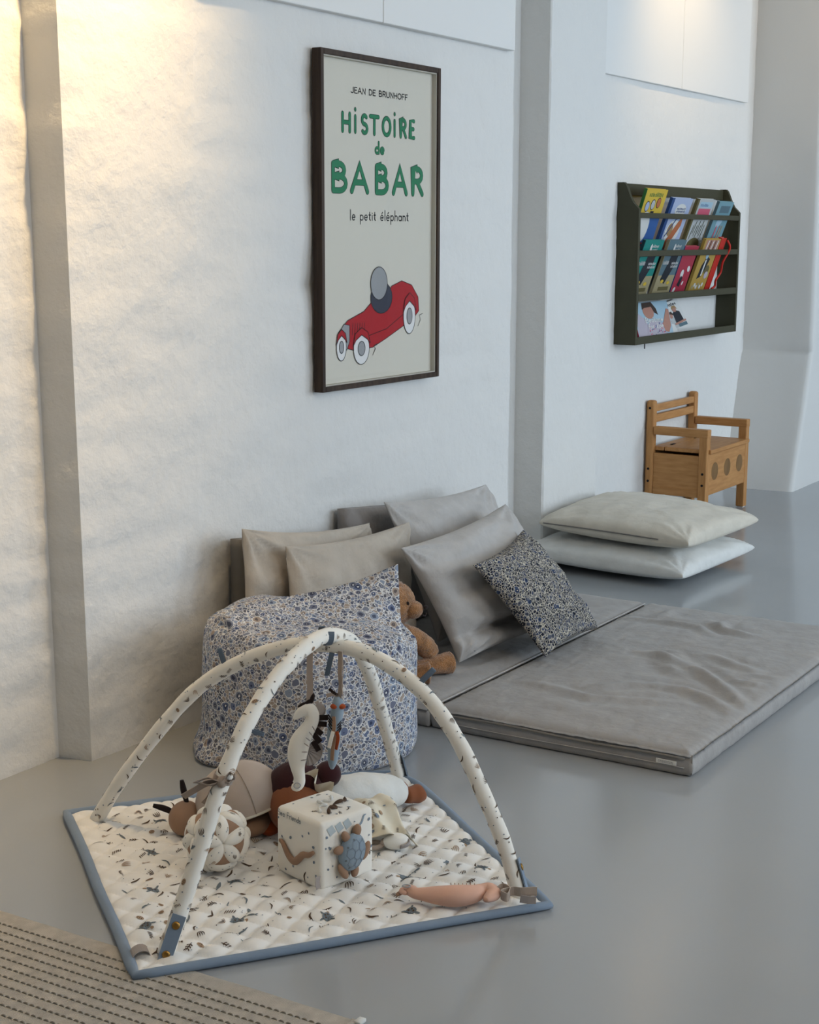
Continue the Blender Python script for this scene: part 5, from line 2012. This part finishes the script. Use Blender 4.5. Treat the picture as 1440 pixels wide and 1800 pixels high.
# blue one, seen edge on
hb2 = V3(2.583, 1.810, .462)
bs, bp2 = seahorse('fish_toy', 'slender blue-grey fish toy hanging from the arch, right of the ivory seahorse', hb2, BLUEGREY,
                   [(-8, -80), (-6, -92), (-7, -112), (-11, -135), (-14, -158), (-15, -180), (-16, -205), (-18, -228), (-19, -240)],
                   [6, 12, 13.5, 14, 15, 14, 12, 9, 4], SR, SU, (1.3, 1))
obj('strap', *ribbon([bp2(0, 20), bp2(-1, -30, 3), bp2(1, -55, -2), bp2(-3, -82)], SR * .8 + SF * .6, .011, .0016), TAUPE_RIB, bs, False)
obj('strap', *ribbon([bp2(4, 20), bp2(6, -28), bp2(3, -56), bp2(6, -82)], SF, .010, .0016), TAUPE, bs, False)
for a in (-13, 3):
    obj('red_patch', *ellipsoid(bp2(a, -98, 10), (.008, .009, .006), None, 14, 10), TERRACOTTA, bs)
obj('collar_ribbon', *ribbon([bp2(-30, -78), bp2(-18, -74), bp2(-6, -76)], SU, .008, .0015), TAUPE_RIB, bs, False)
obj('collar_ribbon', *ribbon([bp2(-24, -62), bp2(-16, -70), bp2(-6, -76)], SU, .006, .0015), BLACKISH, bs, False)
for k in range(7):
    z = -122 - 7 * k
    P = [bp2(-26 + k * .3, z + 6, 9), bp2(-20, z - 1, 16), bp2(-12, z - 8, 19)]
    obj('stripe', *tube(spline(P, 8), .0014, 6), BLACKISH, bs)
for k in range(4):
    z = -132 - 6 * k
    obj('stripe', *tube(spline([bp2(2, z + 4, 8), bp2(-2, z - 2, 15), bp2(-6, z - 6, 18)], 8), .0013, 6), BLACKISH, bs)
for P, m_ in (([(-14, -118, 18), (-13, -138, 20), (-15, -158, 20)], TAN), ([(-15, -150, 20), (-20, -168, 24), (-24, -186, 22)], IVORY), ([(-8, -150, 20), (-5, -165, 22), (-10, -190, 20)], TERRACOTTA), ([(-12, -160, 20), (-16, -190, 22), (-18, -215, 18)], TAN)):
    obj('fin', *ribbon(spline([bp2(*p) for p in P], 10), SR * .9 + SF * .4, .008, .002), m_, bs, False)

# peach one, lying on the mat
pb = V3(2.520, 1.470, .040)
pe = unit((.50, -.866, 0))
pn = unit((.866, .50, 0))
ps, pp = seahorse('seahorse_toy', 'peach seahorse toy with a ribbon lying at the front right of the mat', pb, PEACH,
                  [(-113, 0), (-120, 12), (-104, 16), (-94, 4), (-80, 0), (-50, -4), (-15, -6), (20, 4), (40, 22), (56, 26), (64, 8), (54, -12), (48, -22)],
                  [4, 8, 13, 13, 15, 21, 25, 22, 16, 17, 16, 11, 6], pe, pn, (.85, 1))
obj('tail_ring', *tube([pp(-112 + 8 * math.cos(t), 8 + 6 * math.sin(t), 13) for t in np.linspace(0, 2 * math.pi, 20)], .0012, 6), P_GREY, ps)
obj('tail_fin', *ellipsoid(pp(-126, 14, -6), (.012, .006, .004), None, 12, 8), TAN, ps)
for k in range(7):
    obj('stitch', *ellipsoid(pp(-22 + k * 8, 14 + abs(k - 3) * .4, 17), (.005, .001, .001), [pn, pe, SU], 8, 6), TAN, ps)
P = [pp(70, 14, 0), pp(84, 20, 8), pp(97, 8, 6), pp(92, -8, 0), pp(80, 0, 4), (np.array(pp(104, 10, 6))), pp(120, 2, 8), pp(142, 2, 10), pp(152, 2, 10)]
obj('ribbon', *ribbon(spline(P, 40), SU, .019, .0016), TAUPE, ps, False)
obj('ribbon_end', *ribbon([pp(118, -4, -4), pp(134, -5, -6), pp(150, -4, -6)], SU, .016, .0016), GREYFELT, ps, False)
